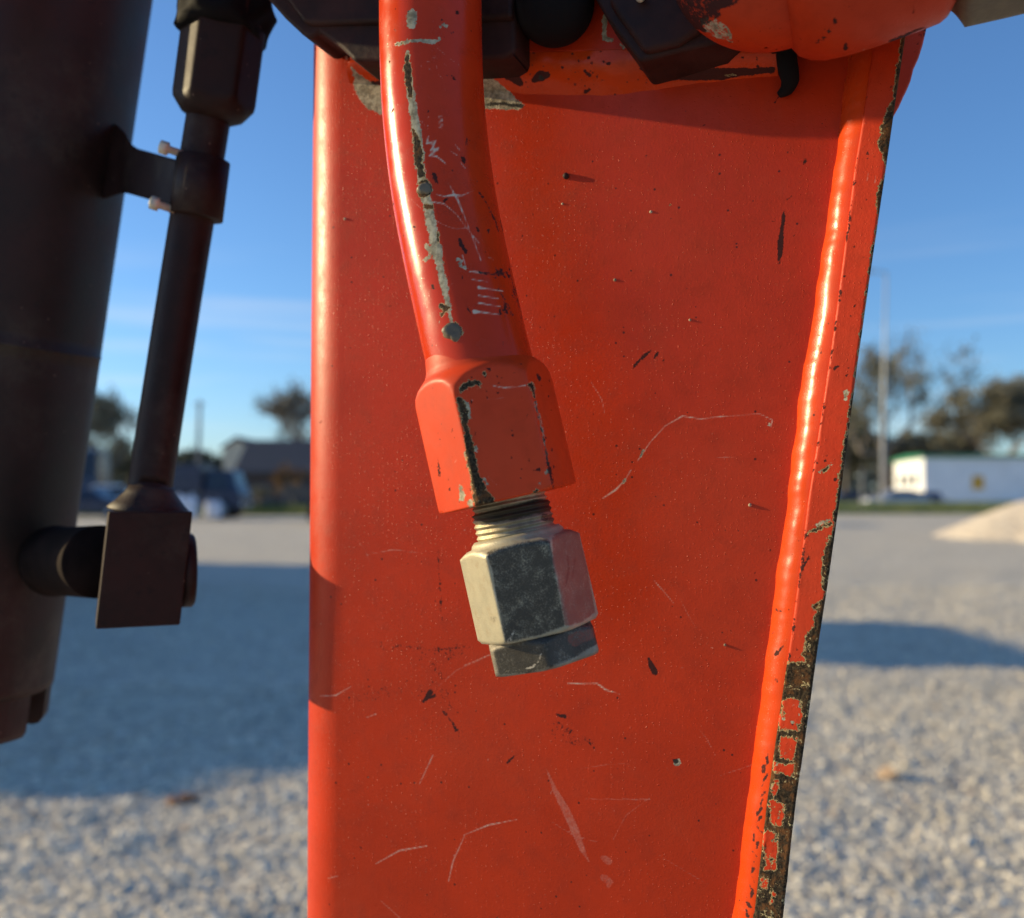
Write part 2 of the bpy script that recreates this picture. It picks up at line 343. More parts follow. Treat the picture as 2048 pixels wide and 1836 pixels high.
GZ = (fbm(Q, 3.2, 31, 3) * .011 + fbm(Q, 11, 32, 2) * .012) * amp + fbm(Q, .35, 33, 2) * .02 * amp
ground = gridmesh('ground', np.stack([XX, YY, GZ], -1), M_GROUND); tag(ground, kind='structure')
def gz(x, y):
    xi = np.clip(np.searchsorted(xg, x) - 1, 0, len(xg) - 2); yi = np.clip(np.searchsorted(yg, y) - 1, 0, len(yg) - 2)
    fx = (x - xg[xi]) / (xg[xi + 1] - xg[xi]); fy = (y - yg[yi]) / (yg[yi + 1] - yg[yi])
    return (GZ[yi, xi] * (1 - fx) + GZ[yi, xi + 1] * fx) * (1 - fy) + (GZ[yi + 1, xi] * (1 - fx) + GZ[yi + 1, xi + 1] * fx) * fy
# loose stones
bmi = bmesh.new(); bmesh.ops.create_icosphere(bmi, subdivisions=1, radius=1)
IV = np.array([v.co[:] for v in bmi.verts]); IF = np.array([[v.index for v in f.verts] for f in bmi.faces]); bmi.free()
def stones(name, n, y0, y1, wd, smin, smax, mat, flat=.7, power=1.6):
    u = rng.random(n); y = np.sqrt(y0 ** 2 + u * (y1 ** 2 - y0 ** 2)) if wd else y0 + u * (y1 - y0)
    x = (rng.random(n) * 2 - 1) * (.58 * y + .4); s = smin + (smax - smin) * rng.random(n) ** power
    V = IV[None] * (1 + .28 * rng.normal(size=(n, len(IV), 1)).clip(-1.2, 1.2)) * s[:, None, None]
    V = V * np.stack([1 + .3 * rng.random(n), np.ones(n), flat * (.6 + .6 * rng.random(n))], -1)[:, None, :]
    a = rng.random(n) * 6.28; ca, sa = np.cos(a)[:, None], np.sin(a)[:, None]; tl = rng.normal(size=(n, 1)) * .4
    vx = V[..., 0] * ca - V[..., 1] * sa; vy = V[..., 0] * sa + V[..., 1] * ca; vz = V[..., 2] + vx * tl * .4
    V = np.stack([vx + x[:, None], vy + y[:, None], vz + (gz(x, y) + s * .25 * rng.random(n))[:, None]], -1)
    F = (IF[None] + (np.arange(n) * len(IV))[:, None, None]).reshape(-1, 3)
    o = npmesh(name, V.reshape(-1, 3), F, mat, None, False); return tag(o, kind='stuff')
M_STONE = gravel_mat('pale_crushed_limestone', (.49, .44, .35), (.80, .73, .59), .0006, sc=26)
stones('gravel', 42000, 2.3, 6.2, 1, .005, .0165, M_STONE, .7, 2.2)
stones('gravel', 22000, 6.0, 13., 1, .007, .020, M_STONE)
# a few single stones that stand out
M_RUST = plain('rusty_brown_stone', (.20, .10, .055), .9, sc=60, var=.5); M_TAN = plain('tan_stone', (.40, .28, .18), .9, sc=60, var=.35)
def rock(px, py, s, mat, label):
    r_ = ray(px, py); t = -CAM[2] / r_[2]; q = CAM + t * r_; rg = np.random.default_rng(int(px)); V = IV * (1 + .22 * rg.normal(size=(len(IV), 1))) * np.array([s * 1.4, s, s * .75])
    o = npmesh('stone', V + np.array([0, 0, s * .4]), IF, mat, None, False); o.location = (q[0], q[1], 0.); tag(o, label, 'stone', 'stones that stand out of the gravel')
rock(378, 1602, .035, M_RUST, 'rusty brown stone on the shaded gravel left of the orange arm')
rock(345, 1606, .022, M_RUST, 'small brown stone just left of the rusty one')
rock(1775, 1555, .042, M_TAN, 'tan stone with a dark hollow behind it on the sunlit gravel')
rock(1820, 1535, .030, M_STONE, 'pale stone behind the tan one on the sunlit gravel')
# hollows with larger lumps, bottom right
# pile of pale sand
def heap(name, c, r, h, mat, seed=3, nr=46, na=110):
    ph = np.linspace(0, 2 * math.pi, na, endpoint=False); rr = np.linspace(0, 1, nr)[:, None]
    e = 1 + .13 * np.sin(ph * 2 + seed) + .06 * np.sin(ph * 5 + 1) + .03 * np.sin(ph * 11)
    X = c[0] + rr * r * e * np.cos(ph); Y = c[1] + rr * r * e * np.sin(ph) * .9; Zh = h * np.clip(1 - rr ** 1.15, 0, 1) * np.ones_like(ph) - .03
    G = np.stack([X, Y, Zh], -1); G[..., 2] += fbm(G, 2.2, seed) * .09 * (rr < .97) * h / 2
    return gridmesh(name, G[::-1], mat, None, closeu=True)
M_SAND = gravel_mat('pale_sand', (.62, .52, .39), (.74, .64, .50), .006, sc=16)
hp = heap('sand_pile', (16.9, 25.4), 5.0, 2.15, M_SAND); tag(hp, 'big pale sand pile rising at the right edge of the gravel yard', 'sand pile')
# grass verges
def grass_mat():
    m, nt_, b = newmat('grass_verge'); g = N(nt_); co = g.n('NewGeometry').outputs['Position']
    c = g.mix(g.rng(g.noise(.9, 5, .7, co), .35, .65), (.085, .125, .028), (.19, .21, .065)); c = g.mix(g.math('MULTIPLY', g.rng(g.noise(9, 3, .7, co), .5, .7), .5), c, (.20, .18, .07))
    g.l(c, b.inputs['Base Color']); b.inputs['Roughness'].default_value = .9; return m
M_GRASS = grass_mat()
def bank(y, y0, hb): return hb * smooth(y0 - .2, y0 + 4.5, y)
def sheet(name, x0, x1, y0, y1, z, mat, nx=60, ny=20, wob=.0, hb=0.):
    X, Y = np.meshgrid(np.linspace(x0, x1, nx), np.linspace(y0, y1, ny)); G = np.stack([X, Y, np.full_like(X, z)], -1); G[..., 2] += bank(G[..., 1], y0, hb) * (1 + .25 * fbm(G, .5, 17)) * smooth(0, 3, G[..., 0] - x0); G[..., 1] += fbm(G, .8, 9)[...] * wob * (np.arange(ny)[:, None] < 3)
    return tag(gridmesh(name, G, mat), kind='structure')
sheet('grass', 13, 70, 58, 72, .03, M_GRASS, wob=.5, hb=.55)
sheet('grass', -24, -9.5, 54, 62, .03, M_GRASS, wob=.4, hb=.35)
M_ASPH = plain('asphalt', (.16, .16, .16), .9, var=.15, sc=3)
sheet('road', -160, 160, 84.2, 93, .035, M_ASPH)
# grass tufts so the verge has an edge of its own
def tufts(name, x0, x1, y0, y1, n, h, hb):
    x = rng.uniform(x0, x1, n); y = rng.uniform(y0, y1, n); a = rng.random(n) * 6.28; hh = h * (.4 + rng.random(n)); w_ = .03 + .05 * rng.random(n)
    dx, dy = np.cos(a) * w_, np.sin(a) * w_; lx = rng.normal(size=n) * .08; zb = bank(y, y0, hb) * smooth(0, 3, x - x0) * .9; hh = hh + zb
    V = np.stack([np.stack([x - dx, y - dy, x * 0 + zb], -1), np.stack([x + dx, y + dy, x * 0 + zb], -1), np.stack([x + lx, y, hh], -1)], 1)
    o = npmesh(name, V.reshape(-1, 3), np.arange(3 * n).reshape(-1, 3), M_GRASS, None, False); return tag(o, kind='stuff')
tufts('grass_tufts', 13, 60, 58, 66, 12000, .22, .55); tufts('grass_tufts', -24, -9.5, 54, 60, 7000, .26, .35)

# ------------------------------------------------------------------ trees
def leafmat(name, a, b_): return plain(name, a, .85, var=0, sc=.8, spec=.15, col2=b_)
M_LEAF = leafmat('olive_leaves', (.14, .14, .10), (.22, .215, .155)); M_LEAF2 = leafmat('brownish_leaves', (.15, .145, .105), (.23, .21, .15)); M_DLEAF = leafmat('dark_evergreen_leaves', (.075, .08, .055), (.12, .125, .085))
M_TWIG = plain('grey_bark', (.20, .17, .14), .9, var=.3, sc=8)
def tree(x, y, h, wd, label, leaf, twigs=1., leaves=1500, lsz=.20, seed=1, trunk_h=.28, group='trees along the far side of the yard', cat='tree'):
    r_ = random.Random(seed); root = empty('tree', (x, y, 0), label, cat, group); segs = []; tips = []
    def grow(p, d, ln, rad, lev):
        q = p + d * ln; segs.append((p, q, rad, rad * .66)); 
        if lev >= 5: tips.append(q); return
        if lev >= 2: tips.append(q)
        for k in range(r_.choice([2, 3, 3] if lev else [4, 5])):
            s = Vector((r_.gauss(0, 1), r_.gauss(0, 1), r_.gauss(.18, .5))).normalized(); nd = (d * .62 + s * .75 + Vector((0, 0, .12))).normalized()
            grow(q, nd, ln * r_.uniform(.62, .86), rad * .6, lev + 1)
    grow(Vector((0, 0, 0)), Vector((r_.gauss(0, .04), r_.gauss(0, .04), 1)).normalized(), h * trunk_h, h * .019 + .06, 0)
    P_ = np.array([s[1][:] for s in segs]); hz = np.percentile(P_[:, 2], 99); hx = np.percentile(np.abs(P_[:, :2]), 97); sx_, sz2 = wd / 2 / hx, h / hz
    V = []; F = []; S3 = np.array([sx_, sx_, sz2])
    for p, q, ra, rb in segs:
        p = np.array(p) * S3; q = np.array(q) * S3; ax = unit(q - p); e = unit(np.cross(ax, [.3, .9, .2])); f = np.cross(ax, e); b0 = len(V)
        for c, rr in ((p, ra), (q, rb)):
            for k in range(4): a = k * math.pi / 2; V.append(c + (e * math.cos(a) + f * math.sin(a)) * max(rr, .018 * twigs))
        F += [(b0 + k, b0 + (k + 1) % 4, b0 + 4 + (k + 1) % 4, b0 + 4 + k) for k in range(4)]
    tr = npmesh('trunk', np.array(V), np.array(F), M_TWIG, None, True); tr.parent = root
    tp = np.array([t[:] for t in tips]) * S3; rg = np.random.default_rng(seed); n = leaves; c = tp[rg.integers(0, len(tp), n)] + rg.normal(size=(n, 3)) * np.array([wd, wd, h * .7]) * .05
    c[:, 2] = np.maximum(c[:, 2], .3)
    a, b_ = rg.normal(size=(2, n, 3)); a /= np.linalg.norm(a, axis=1)[:, None]; b_ /= np.linalg.norm(b_, axis=1)[:, None]; s = (lsz * (.4 + rg.random((n, 1))))
    Vl = np.stack([c + a * s, c + b_ * s * .8, c - a * s, c - b_ * s * .8], 1)
    cr_ = npmesh('crown', Vl.reshape(-1, 3), np.arange(4 * n).reshape(-1, 4), leaf, None, False); cr_.parent = root
    return root
def wx(px, d): return (px - 1024) / FPX * d
def ht(py, d): return 1.2 + (988 - py) / FPX * d
T = tree
T(wx(1772, 102), 102, ht(690, 102), 11.5, 'tall airy half-bare tree behind the tall light pole', M_LEAF, 3, 6500, .17, 3, .2)
T(wx(2010, 108), 108, ht(762, 108), 12, 'dense brownish tree rising above the white building at the right edge', M_LEAF2, 2, 15000, .22, 5, .14)
T(wx(2120, 112), 112, ht(740, 112), 13, 'brownish tree just outside the right edge behind the white building', M_LEAF2, 2, 11000, .25, 9, .14)
T(wx(1935, 118), 118, ht(815, 118), 8, 'small thin tree between the airy tree and the dense brownish one', M_LEAF2, 2, 1500, .18, 12)
T(wx(1690, 116), 116, ht(830, 116), 10, 'low dark tree directly beside the right edge of the orange arm', M_DLEAF, 2, 4200, .30, 14, .15)
T(wx(1790, 122), 122, ht(868, 122), 12, 'broad olive tree under the airy one, left of the white building', M_LEAF, 2, 4500, .32, 16, .15)
T(wx(1880, 126), 126, ht(872, 126), 12, 'broad olive tree just above the middle of the white building roof', M_LEAF, 2, 4500, .32, 18, .15)
T(wx(1600, 120), 120, ht(850, 120), 12, 'dark tree hidden for the most part by the orange arm', M_DLEAF, 2, 3500, .32, 19, .15)
T(wx(203, 92), 92, ht(796, 92), 8.0, 'round grey-green tree between the dark cylinder and its feed tube', M_LEAF, 3, 9000, .17, 21, .12)
T(wx(110, 95), 95, ht(860, 95), 9, 'low tree hidden for the most part by the dark cylinder', M_LEAF, 2, 2600, .2, 23)
T(wx(582, 84), 84, ht(765, 84), 7.5, 'bare grey tree just left of the orange arm above the dark shed', M_LEAF2, 3.4, 2200, .12, 25, .14)
T(wx(650, 90), 90, ht(800, 90), 8, 'bare tree mostly hidden behind the left edge of the orange arm', M_LEAF2, 3.4, 2200, .12, 26, .14)
T(wx(400, 110), 110, ht(905, 110), 9, 'low dark tree behind the navy truck', M_DLEAF, 2, 2600, .28, 28, .15)
T(wx(330, 112), 112, ht(915, 112), 8, 'low dark tree hidden behind the feed tube', M_DLEAF, 2, 2600, .28, 29, .15)
T(wx(245, 104), 104, ht(912, 104), 6, 'low dark bush-like tree left of the feed tube', M_DLEAF, 2, 3200, .26, 30, .15)
for i in range(-9, 12):                                # a far wood closes the horizon
    pass
def wood(name, x0, x1, y, h, n, mat):
    x = rng.uniform(x0, x1, n); yy = y + rng.uniform(0, 14, n); top = h * (.62 + .38 * np.sin(x * .13 + 1) * np.sin(x * .041) + .12 * np.sin(x * .61)); z = rng.random(n) ** .8 * top
    c = np.stack([x, yy, z + .3], -1); a, b_ = rng.normal(size=(2, n, 3)); s = .45 + .5 * rng.random((n, 1)); a /= np.linalg.norm(a, axis=1)[:, None]; b_ /= np.linalg.norm(b_, axis=1)[:, None]
    Vl = np.stack([c + a * s, c + b_ * s * .8, c - a * s, c - b_ * s * .8], 1); o = npmesh(name, Vl.reshape(-1, 3), np.arange(4 * n).reshape(-1, 4), mat, None, False); return tag(o, kind='stuff')
wood('far_wood', -170, -20, 150, 6.5, 9000, M_DLEAF); wood('far_wood', -20, 190, 150, 8.5, 13000, M_LEAF)

# ------------------------------------------------------------------ buildings
M_WHITE = plain('white_metal_siding', (.88, .88, .87), .5, var=.06, sc=.6); M_GREEN = plain('green_roof_trim', (.03, .22, .12), .4, var=.15, sc=2)
M_GLASS = plain('dark_window_glass', (.03, .035, .045), .08, var=.2, sc=3); M_YEL = plain('yellow_sign_face', (.72, .38, .03), .5, var=.1, sc=3)
hall = empty('metal_hall', (wx(1848, 85), 85, 0), 'long white metal hall with green roof trim behind the grass verge', 'building')
hx0, hx1, hy0, hy1, hz_ = wx(1848, 85), wx(1848, 85) + 34, 85., 98., ht(915, 85)
def gable(px, py, x): pass
cx_ = lambda x, y: (x, y, 0)
dxl = 2.5
V = [(hx0, hy0, 0), (hx1, hy0, 0), (hx1, hy1, 0), (hx0 + dxl, hy1, 0), (hx0, hy0, hz_), (hx1, hy0, hz_), (hx1, hy1, hz_), (hx0 + dxl, hy1, hz_)]
pydata('wall', V, [(0, 1, 5, 4), (1, 2, 6, 5), (2, 3, 7, 6), (3, 0, 4, 7)], M_WHITE, hall)
V = [(hx0 - .25, hy0 - .3, hz_), (hx1 + .3, hy0 - .3, hz_), (hx1 + .3, hy1 + .3, hz_), (hx0 + dxl - .25, hy1 + .3, hz_)]; ym = (hy0 + hy1) / 2
V += [(x, y, z + .26) for x, y, z in V]; V += [(hx0 + dxl / 2 - .25, ym, hz_ + .42), (hx1 + .3, ym, hz_ + .42)]
pydata('roof', V, [(0, 3, 2, 1), (0, 1, 5, 4), (1, 2, 6, 9, 5), (2, 3, 7, 6), (3, 0, 4, 8, 7), (4, 5, 9, 8), (8, 9, 6, 7)], M_GREEN, hall)
rib_me = None
for i in range(24):
    if rib_me is None:
        rb = box('panel_rib', (0, 0, 0), (.07, .05, hz_ - .1), M_WHITE, None); rb.parent = hall; rb.location = (1.4, -.025, hz_ / 2); rib_me = rb
    else:
        rb = rib_me.copy(); COL.objects.link(rb); rb.parent = hall; rb.location = (1.4 + i * 1.4, -.025, hz_ / 2)
sgn_x = wx(1955, 85) - hx0; box('yellow_sign', (hx0 + sgn_x, hy0 - .09, ht(965, 85)), (.95, .06, 1.15), M_YEL, hall)
for k, yy in enumerate((88.0, 91.2, 94.4)):
    xx = hx0 + dxl * (yy - hy0) / 13; fr = box('window', (xx - .03, yy, 2.5), (.08, 1.3, 1.2), M_WHITE, hall); g_ = box('pane', (xx - .085, yy, 2.5), (.02, 1.1, 1.0), M_GLASS, fr)
box('door', (hx0 + sgn_x + 8, hy0 - .05, 1.1), (1.1, .06, 2.2), M_GREEN, hall)

M_SHED = plain('weathered_dark_siding', (.065, .048, .040), .8, var=.25, sc=2); M_ROOF = plain('slate_grey_roof', (.050, .052, .062), .7, var=.15, sc=1.5); M_CRM = plain('cream_wall', (.62, .56, .42), .7, var=.1, sc=1)
sx0, sx1, dS = wx(472, 72), wx(640, 72), 72.
shed = empty('storage_shed', (sx0, dS, 0), 'dark brown shed with a slate grey roof left of the orange arm', 'building')
hw_, hr_ = ht(945, dS), ht(880, dS)
pydata('wall', [(sx0, dS, 0), (sx1, dS, 0), (sx1, dS + 7, 0), (sx0, dS + 7, 0), (sx0, dS, hw_), (sx1, dS, hw_), (sx1, dS + 7, hw_), (sx0, dS + 7, hw_), (sx0, dS + 3.5, hr_ - .1), (sx1, dS + 3.5, hr_ - .1)], [(0, 1, 5, 4), (1, 2, 6, 9, 5), (2, 3, 7, 6), (3, 0, 4, 8, 7)], M_SHED, shed)
pydata('roof', [(sx0 - .1, dS - .4, hw_ - .15), (sx1 + .2, dS - .4, hw_ - .15), (sx1 + .2, dS + 3.5, hr_), (sx0 - .1, dS + 3.5, hr_), (sx1 + .2, dS + 7.4, hw_ - .15), (sx0 - .1, dS + 7.4, hw_ - .15), (sx0 - .1, dS - .4, hw_ + .1), (sx1 + .2, dS - .4, hw_ + .1), (sx1 + .2, dS + 3.5, hr_ + .2), (sx0 - .1, dS + 3.5, hr_ + .2), (sx1 + .2, dS + 7.4, hw_ + .1), (sx0 - .1, dS + 7.4, hw_ + .1)],
 [(6, 7, 8, 9), (9, 8, 10, 11), (0, 3, 2, 1), (3, 5, 4, 2), (0, 1, 7, 6), (4, 5, 11, 10), (0, 6, 9, 3), (3, 9, 11, 5), (1, 2, 8, 7), (2, 4, 10, 8)], M_ROOF, shed)
for i in range(4):
    fr = box('door', (sx0 + .9 + i * 1.35, dS - .05, 1.05), (1.0, .06, 2.0), M_ROOF, shed); box('handle', (sx0 + 1.25 + i * 1.35, dS - .10, 1.05), (.05, .05, .2), M_CREAM, fr)
cot = empty('cream_building', (wx(452, 82), 82, 0), 'small cream building peeping out behind the slate grey shed roof', 'building')
cx0, cx1 = wx(446, 82), wx(500, 82); ch = ht(896, 82)
pydata('wall', [(cx0, 82, 0), (cx1, 82, 0), (cx1, 88, 0), (cx0, 88, 0), (cx0, 82, ch), (cx1, 82, ch), (cx1, 88, ch), (cx0, 88, ch), ((cx0 + cx1) / 2, 82, ht(878, 82)), ((cx0 + cx1) / 2, 88, ht(878, 82))], [(0, 1, 5, 8, 4), (1, 2, 6, 5), (2, 3, 7, 9, 6), (3, 0, 4, 7)], M_CRM, cot)
xm = (cx0 + cx1) / 2; rz_ = ht(878, 82)
pydata('roof', [(cx0 - .2, 81.8, ch - .1), (xm, 81.8, rz_ + .05), (xm, 88.2, rz_ + .05), (cx0 - .2, 88.2, ch - .1), (cx1 + .2, 81.8, ch - .1), (cx1 + .2, 88.2, ch - .1), (cx0 - .2, 81.8, ch + .08), (xm, 81.8, rz_ + .23), (xm, 88.2, rz_ + .23), (cx0 - .2, 88.2, ch + .08), (cx1 + .2, 81.8, ch + .08), (cx1 + .2, 88.2, ch + .08)],
 [(6, 7, 8, 9), (7, 10, 11, 8), (0, 3, 2, 1), (1, 2, 5, 4), (0, 1, 7, 6), (1, 4, 10, 7), (3, 9, 8, 2), (2, 8, 11, 5), (0, 6, 9, 3), (4, 5, 11, 10)], M_ROOF, cot)

# ------------------------------------------------------------------ poles
M_POLE = plain('pale_galvanised_pole', (.46, .45, .41), .5, var=.1, sc=2, metal=.2); M_WOOD = plain('grey_wooden_pole', (.26, .25, .23), .8, var=.2, sc=4)
dP = 62.; lp = empty('light_pole', (wx(1758, dP), dP, 0), 'tall pale light pole with a short arm at its top beside the parked cars', 'light pole')
xt, zt = wx(1778, dP), ht(540, dP); xb = wx(1762, dP)
lathe('pole', (xb, dP, 0), (xt, dP, zt), [(0, .18), (.4, .18), (.41, .10), (zt * .6, .08), (zt, .055)], M_POLE, lp, 20)
lathe('arm', (xt, dP, zt - .1), (xt - 1.1, dP, zt + .05), [(0, .05), (1.1, .04)], M_POLE, lp, 12)
box('lamp_head', (xt - 1.25, dP, zt + .03), (.7, .32, .16), M_POLE, lp, bv=.03)
dU = 90.; up_ = empty('utility_pole', (wx(396, dU), dU, 0), 'pale thin utility pole right of the feed tube, far behind', 'utility pole')
lathe('pole', (wx(394, dU), dU, 0), (wx(398, dU), dU, ht(798, dU)), [(0, .24), (9.8, .15)], M_WOOD, up_, 14); box('crossarm', (wx(397, dU), dU, ht(808, dU)), (1.0, .1, .12), M_WOOD, up_)
sp_ = empty('sign_post', (wx(1722, 60), 60, 0), 'short thin post standing in the grass left of the light pole', 'post')
lathe('post', (wx(1722, 60), 60, 0), (wx(1724, 60), 60, ht(938, 60)), [(0, .04), (2.7, .035)], M_POLE, sp_, 10); box('cap', (wx(1724, 60), 60, ht(938, 60)), (.1, .1, .05), M_POLE, sp_)

# ------------------------------------------------------------------ vehicles
M_TYRE = plain('tyre_rubber', (.02, .02, .02), .8); M_RIM = plain('wheel_rim', (.35, .35, .36), .35, metal=.6)
def carpaint(name, c): return plain(name, c, .28, var=.06, sc=2, spec=.6)
def vehicle(name, cat, px, d, ln, h, body, label, rz=0, kind='car', wd=1.8, group=None, side=1):
    o = empty(name, (wx(px, d), d, 0), label, cat, group); o.rotation_euler.z = rz
    def ch(nm, V, F, mat, par=None, sm=False): 
        q = pydata(nm, V, F, mat, None, sm); q.parent = par or o; return q
    L2, w2 = ln / 2, wd / 2
    if kind == 'car': sec = [(-L2, .35), (-L2, .72), (-L2 + .12, .86), (-L2 * .48, .95), (L2 * .78, .98), (L2 - .05, .90), (L2, .45), (L2 - .1, .30), (-L2 + .1, .28)]; cab = [(-L2 * .50, .94), (-L2 * .18, h - .03), (L2 * .42, h), (L2 * .86, .97)]
    elif kind == 'van': sec = [(-L2, .4), (-L2, .85), (-L2 * .74, 1.12), (-L2 * .70, 1.2), (L2, 1.2), (L2, .4)]; cab = [(-L2 * .74, 1.11), (-L2 * .48, h - .1), (-L2 * .3, h), (L2 - .05, h), (L2 - .02, 1.19)]
    else: sec = [(-L2, .5), (-L2, 1.2), (-L2 + .1, 1.35), (-L2 * .25, 1.35), (-L2 * .25, 1.15), (L2, 1.15), (L2, .6)]; cab = [(-L2 + .15, 1.34), (-L2 * .80, h - .05), (-L2 * .72, h), (-L2 * .30, h), (-L2 * .27, 1.34)]
    def prism(pts, a, b_, ins=0.):
        n = len(pts); V = [(x, -a, z) for x, z in pts] + [(x, a, z) for x, z in pts]
        if ins:
            zm = min(z for x, z in pts); zM = max(z for x, z in pts); V = [(x, (-1 if i < n else 1) * (a - ins * (z - zm) / (zM - zm)), z) for i, (x, y, z) in enumerate(V)]
        return V, [tuple(range(n)), tuple(range(2 * n - 1, n - 1, -1))] + [(i, i + n, (i + 1) % n + n, (i + 1) % n) for i in range(n)]
    V, F = prism(sec, w2, 0); b = ch('body', V, F, body); bevel(b, .06)
    V, F = prism(cab, w2 - .05, 0, .16); c = ch('cabin', V, F, body); bevel(c, .05)
    x0, x1 = cab[0][0], cab[-1][0]; zt_ = h - .14; zb_ = max(cab[0][1], 1.0) + .06
    nwin = 1 if kind == 'truck' else 2
    for sd_ in (-1, 1):
        for i in range(nwin):
            a0 = cab[0][0] * .8 + .15 if kind != 'truck' else cab[1][0]; a1 = (x1 * .82 if kind == 'car' else (x1 * .1 if kind == 'van' else cab[-2][0] - .05))
            u0, u1 = a0 + (a1 - a0) * i / nwin + .04, a0 + (a1 - a0) * (i + 1) / nwin - .04; yb_ = (w2 - .05 + .006); yt = yb_ - .13
            s_ = .22 if i == 0 else 0; e_ = .2 if (i == nwin - 1 and kind == 'car') else 0
            ch('window', [(u0, sd_ * yb_, zb_), (u1, sd_ * yb_, zb_), (u1 - e_, sd_ * yt, zt_), (u0 + s_, sd_ * yt, zt_), (u0, sd_ * (yb_ - .02), zb_), (u1, sd_ * (yb_ - .02), zb_), (u1 - e_, sd_ * (yt - .02), zt_), (u0 + s_, sd_ * (yt - .02), zt_)], [(0, 1, 2, 3), (7, 6, 5, 4), (0, 4, 5, 1), (1, 5, 6, 2), (2, 6, 7, 3), (3, 7, 4, 0)], M_GLASS)
    (xa, za), (xb_, zb2) = cab[0], cab[1]; k = .012
    ch('windscreen', [(xa + .06 - k, -w2 + .16, za + .06), (xa + .06 - k, w2 - .16, za + .06), (xb_ - .05 - k, w2 - .26, zb2 - .05), (xb_ - .05 - k, -w2 + .26, zb2 - .05)], [(0, 1, 2, 3)], M_GLASS)
    wr = .33 if kind != 'truck' else .48
    for xw in (-L2 * .62, L2 * .62):
        for sd_ in (-1, 1):
            q = lathe('wheel', (xw, sd_ * (w2 + .02), wr), (xw, sd_ * (w2 - .22), wr), [(0, wr * .6), (.001, wr * .92), (.03, wr), (.19, wr), (.22, wr * .9)], M_TYRE, None, 28, ref=(1, 0, 0)); q.parent = o
            r2 = lathe('rim', (xw, sd_ * (w2 + .035), wr), (xw, sd_ * (w2 - .03), wr), [(0, wr * .2), (.012, wr * .56), (.05, wr * .6)], M_RIM, None, 20, ref=(1, 0, 0)); r2.parent = q
    for sd_ in (-1, 1):
        hl = box('headlight', (-L2 + .02, sd_ * (w2 - .28), .72), (.06, .32, .14), M_WHITE, None); hl.parent = o
    if kind == 'truck':
        bx_ = box('dump_body', (L2 * .38, 0, 1.95), (ln * .60, wd + .1, 1.35), body, None, bv=.04); bx_.parent = o
    return o
P_SIL = carpaint('silver_car_paint', (.50, .52, .56)); P_NAVY = carpaint('navy_paint', (.016, .024, .060)); P_WHT = carpaint('white_car_paint', (.75, .75, .75)); P_DK = carpaint('dark_grey_car_paint', (.05, .055, .075)); P_BLU = carpaint('blue_car_paint', (.03, .06, .15))
vehicle('parked_car', 'car', 1790, 74, 4.7, 1.55, P_SIL, 'silver car parked beside the tall light pole in front of the white hall', 0, group='cars parked behind the grass')
vehicle('parked_car', 'car', 1858, 78, 3.6, 1.4, P_BLU, 'dark blue car with its nose at the corner of the white hall', R(80), group='cars parked behind the grass')
vehicle('parked_car', 'car', 1690, 80, 4.4, 1.4, P_DK, 'dark car low between the orange arm and the silver car', 0, group='cars parked behind the grass')
vehicle('parked_car', 'car', 178, 47.5, 4.6, 1.5, P_NAVY, 'navy car left of the feed tube, beside the dark cylinder', R(178), group='vehicles parked left of the orange arm')
vehicle('parked_truck', 'truck', 395, 48, 4.8, 2.35, P_NAVY, 'navy truck with a tipping body right of the feed tube', R(180), 'truck', 2.1, group='vehicles parked left of the orange arm')
vehicle('parked_car', 'car', 205, 57, 4.3, 1.75, P_WHT, 'white car behind the navy car, glinting left of the feed tube', R(15), group='vehicles parked left of the orange arm')
vehicle('parked_van', 'van', 372, 45.2, 3.0, 1.6, P_WHT, 'low white van nose in front of the navy truck', R(65), 'van', 1.6, group='vehicles parked left of the orange arm') if False else None
vehicle('parked_van', 'van', 172, 60, 4.8, 3.9, P_DK, 'tall dark van rising between the cylinder and the round tree', R(100), 'van', 2.1, group='vehicles parked left of the orange arm')
# white sacks and boxes by the navy vehicles catch the sky
M_BAG = plain('white_bulk_bag', (.72, .74, .80), .7, var=.08, sc=3, bumpd=.02, bsc=4)
def bag(px, py, d, s, label):
    V = IV * 1; b_ = empty('bulk_bag', (wx(px, d), d, 0), label, 'bulk bag', 'white bulk bags by the navy vehicles')
    o = box('sack', (wx(px, d), d, s * .62), (s, s, s * 1.05), M_BAG, b_, R(12)); bevel(o, s * .2, 3)
    for a in (-1, 1): q = box('lifting_loop', (wx(px, d) + a * s * .3, d, s * 1.2), (s * .06, s * .25, s * .18), M_BAG, b_)
    bpy.context.view_layer.update(); return b_
bag(372, 985, 44.5, .95, 'white bulk bag right of the feed tube, left one of two')
bag(428, 982, 46.4, .75, 'smaller white bulk bag by the rear of the navy truck')
# orange-brown bush in front of the shed
T(wx(588, 62), 62, ht(930, 62), 2.3, 'rusty orange-brown shrub at the left edge of the orange arm', leafmat('rusty_leaves', (.16, .08, .03), (.24, .13, .05)), 1, 900, .10, 40, .12, 'shrubs before the dark shed', 'shrub')
T(wx(515, 64), 64, ht(975, 64), 1.8, 'low green shrub in front of the dark shed doors', M_LEAF, 1, 700, .09, 41, .12, 'shrubs before the dark shed', 'shrub')

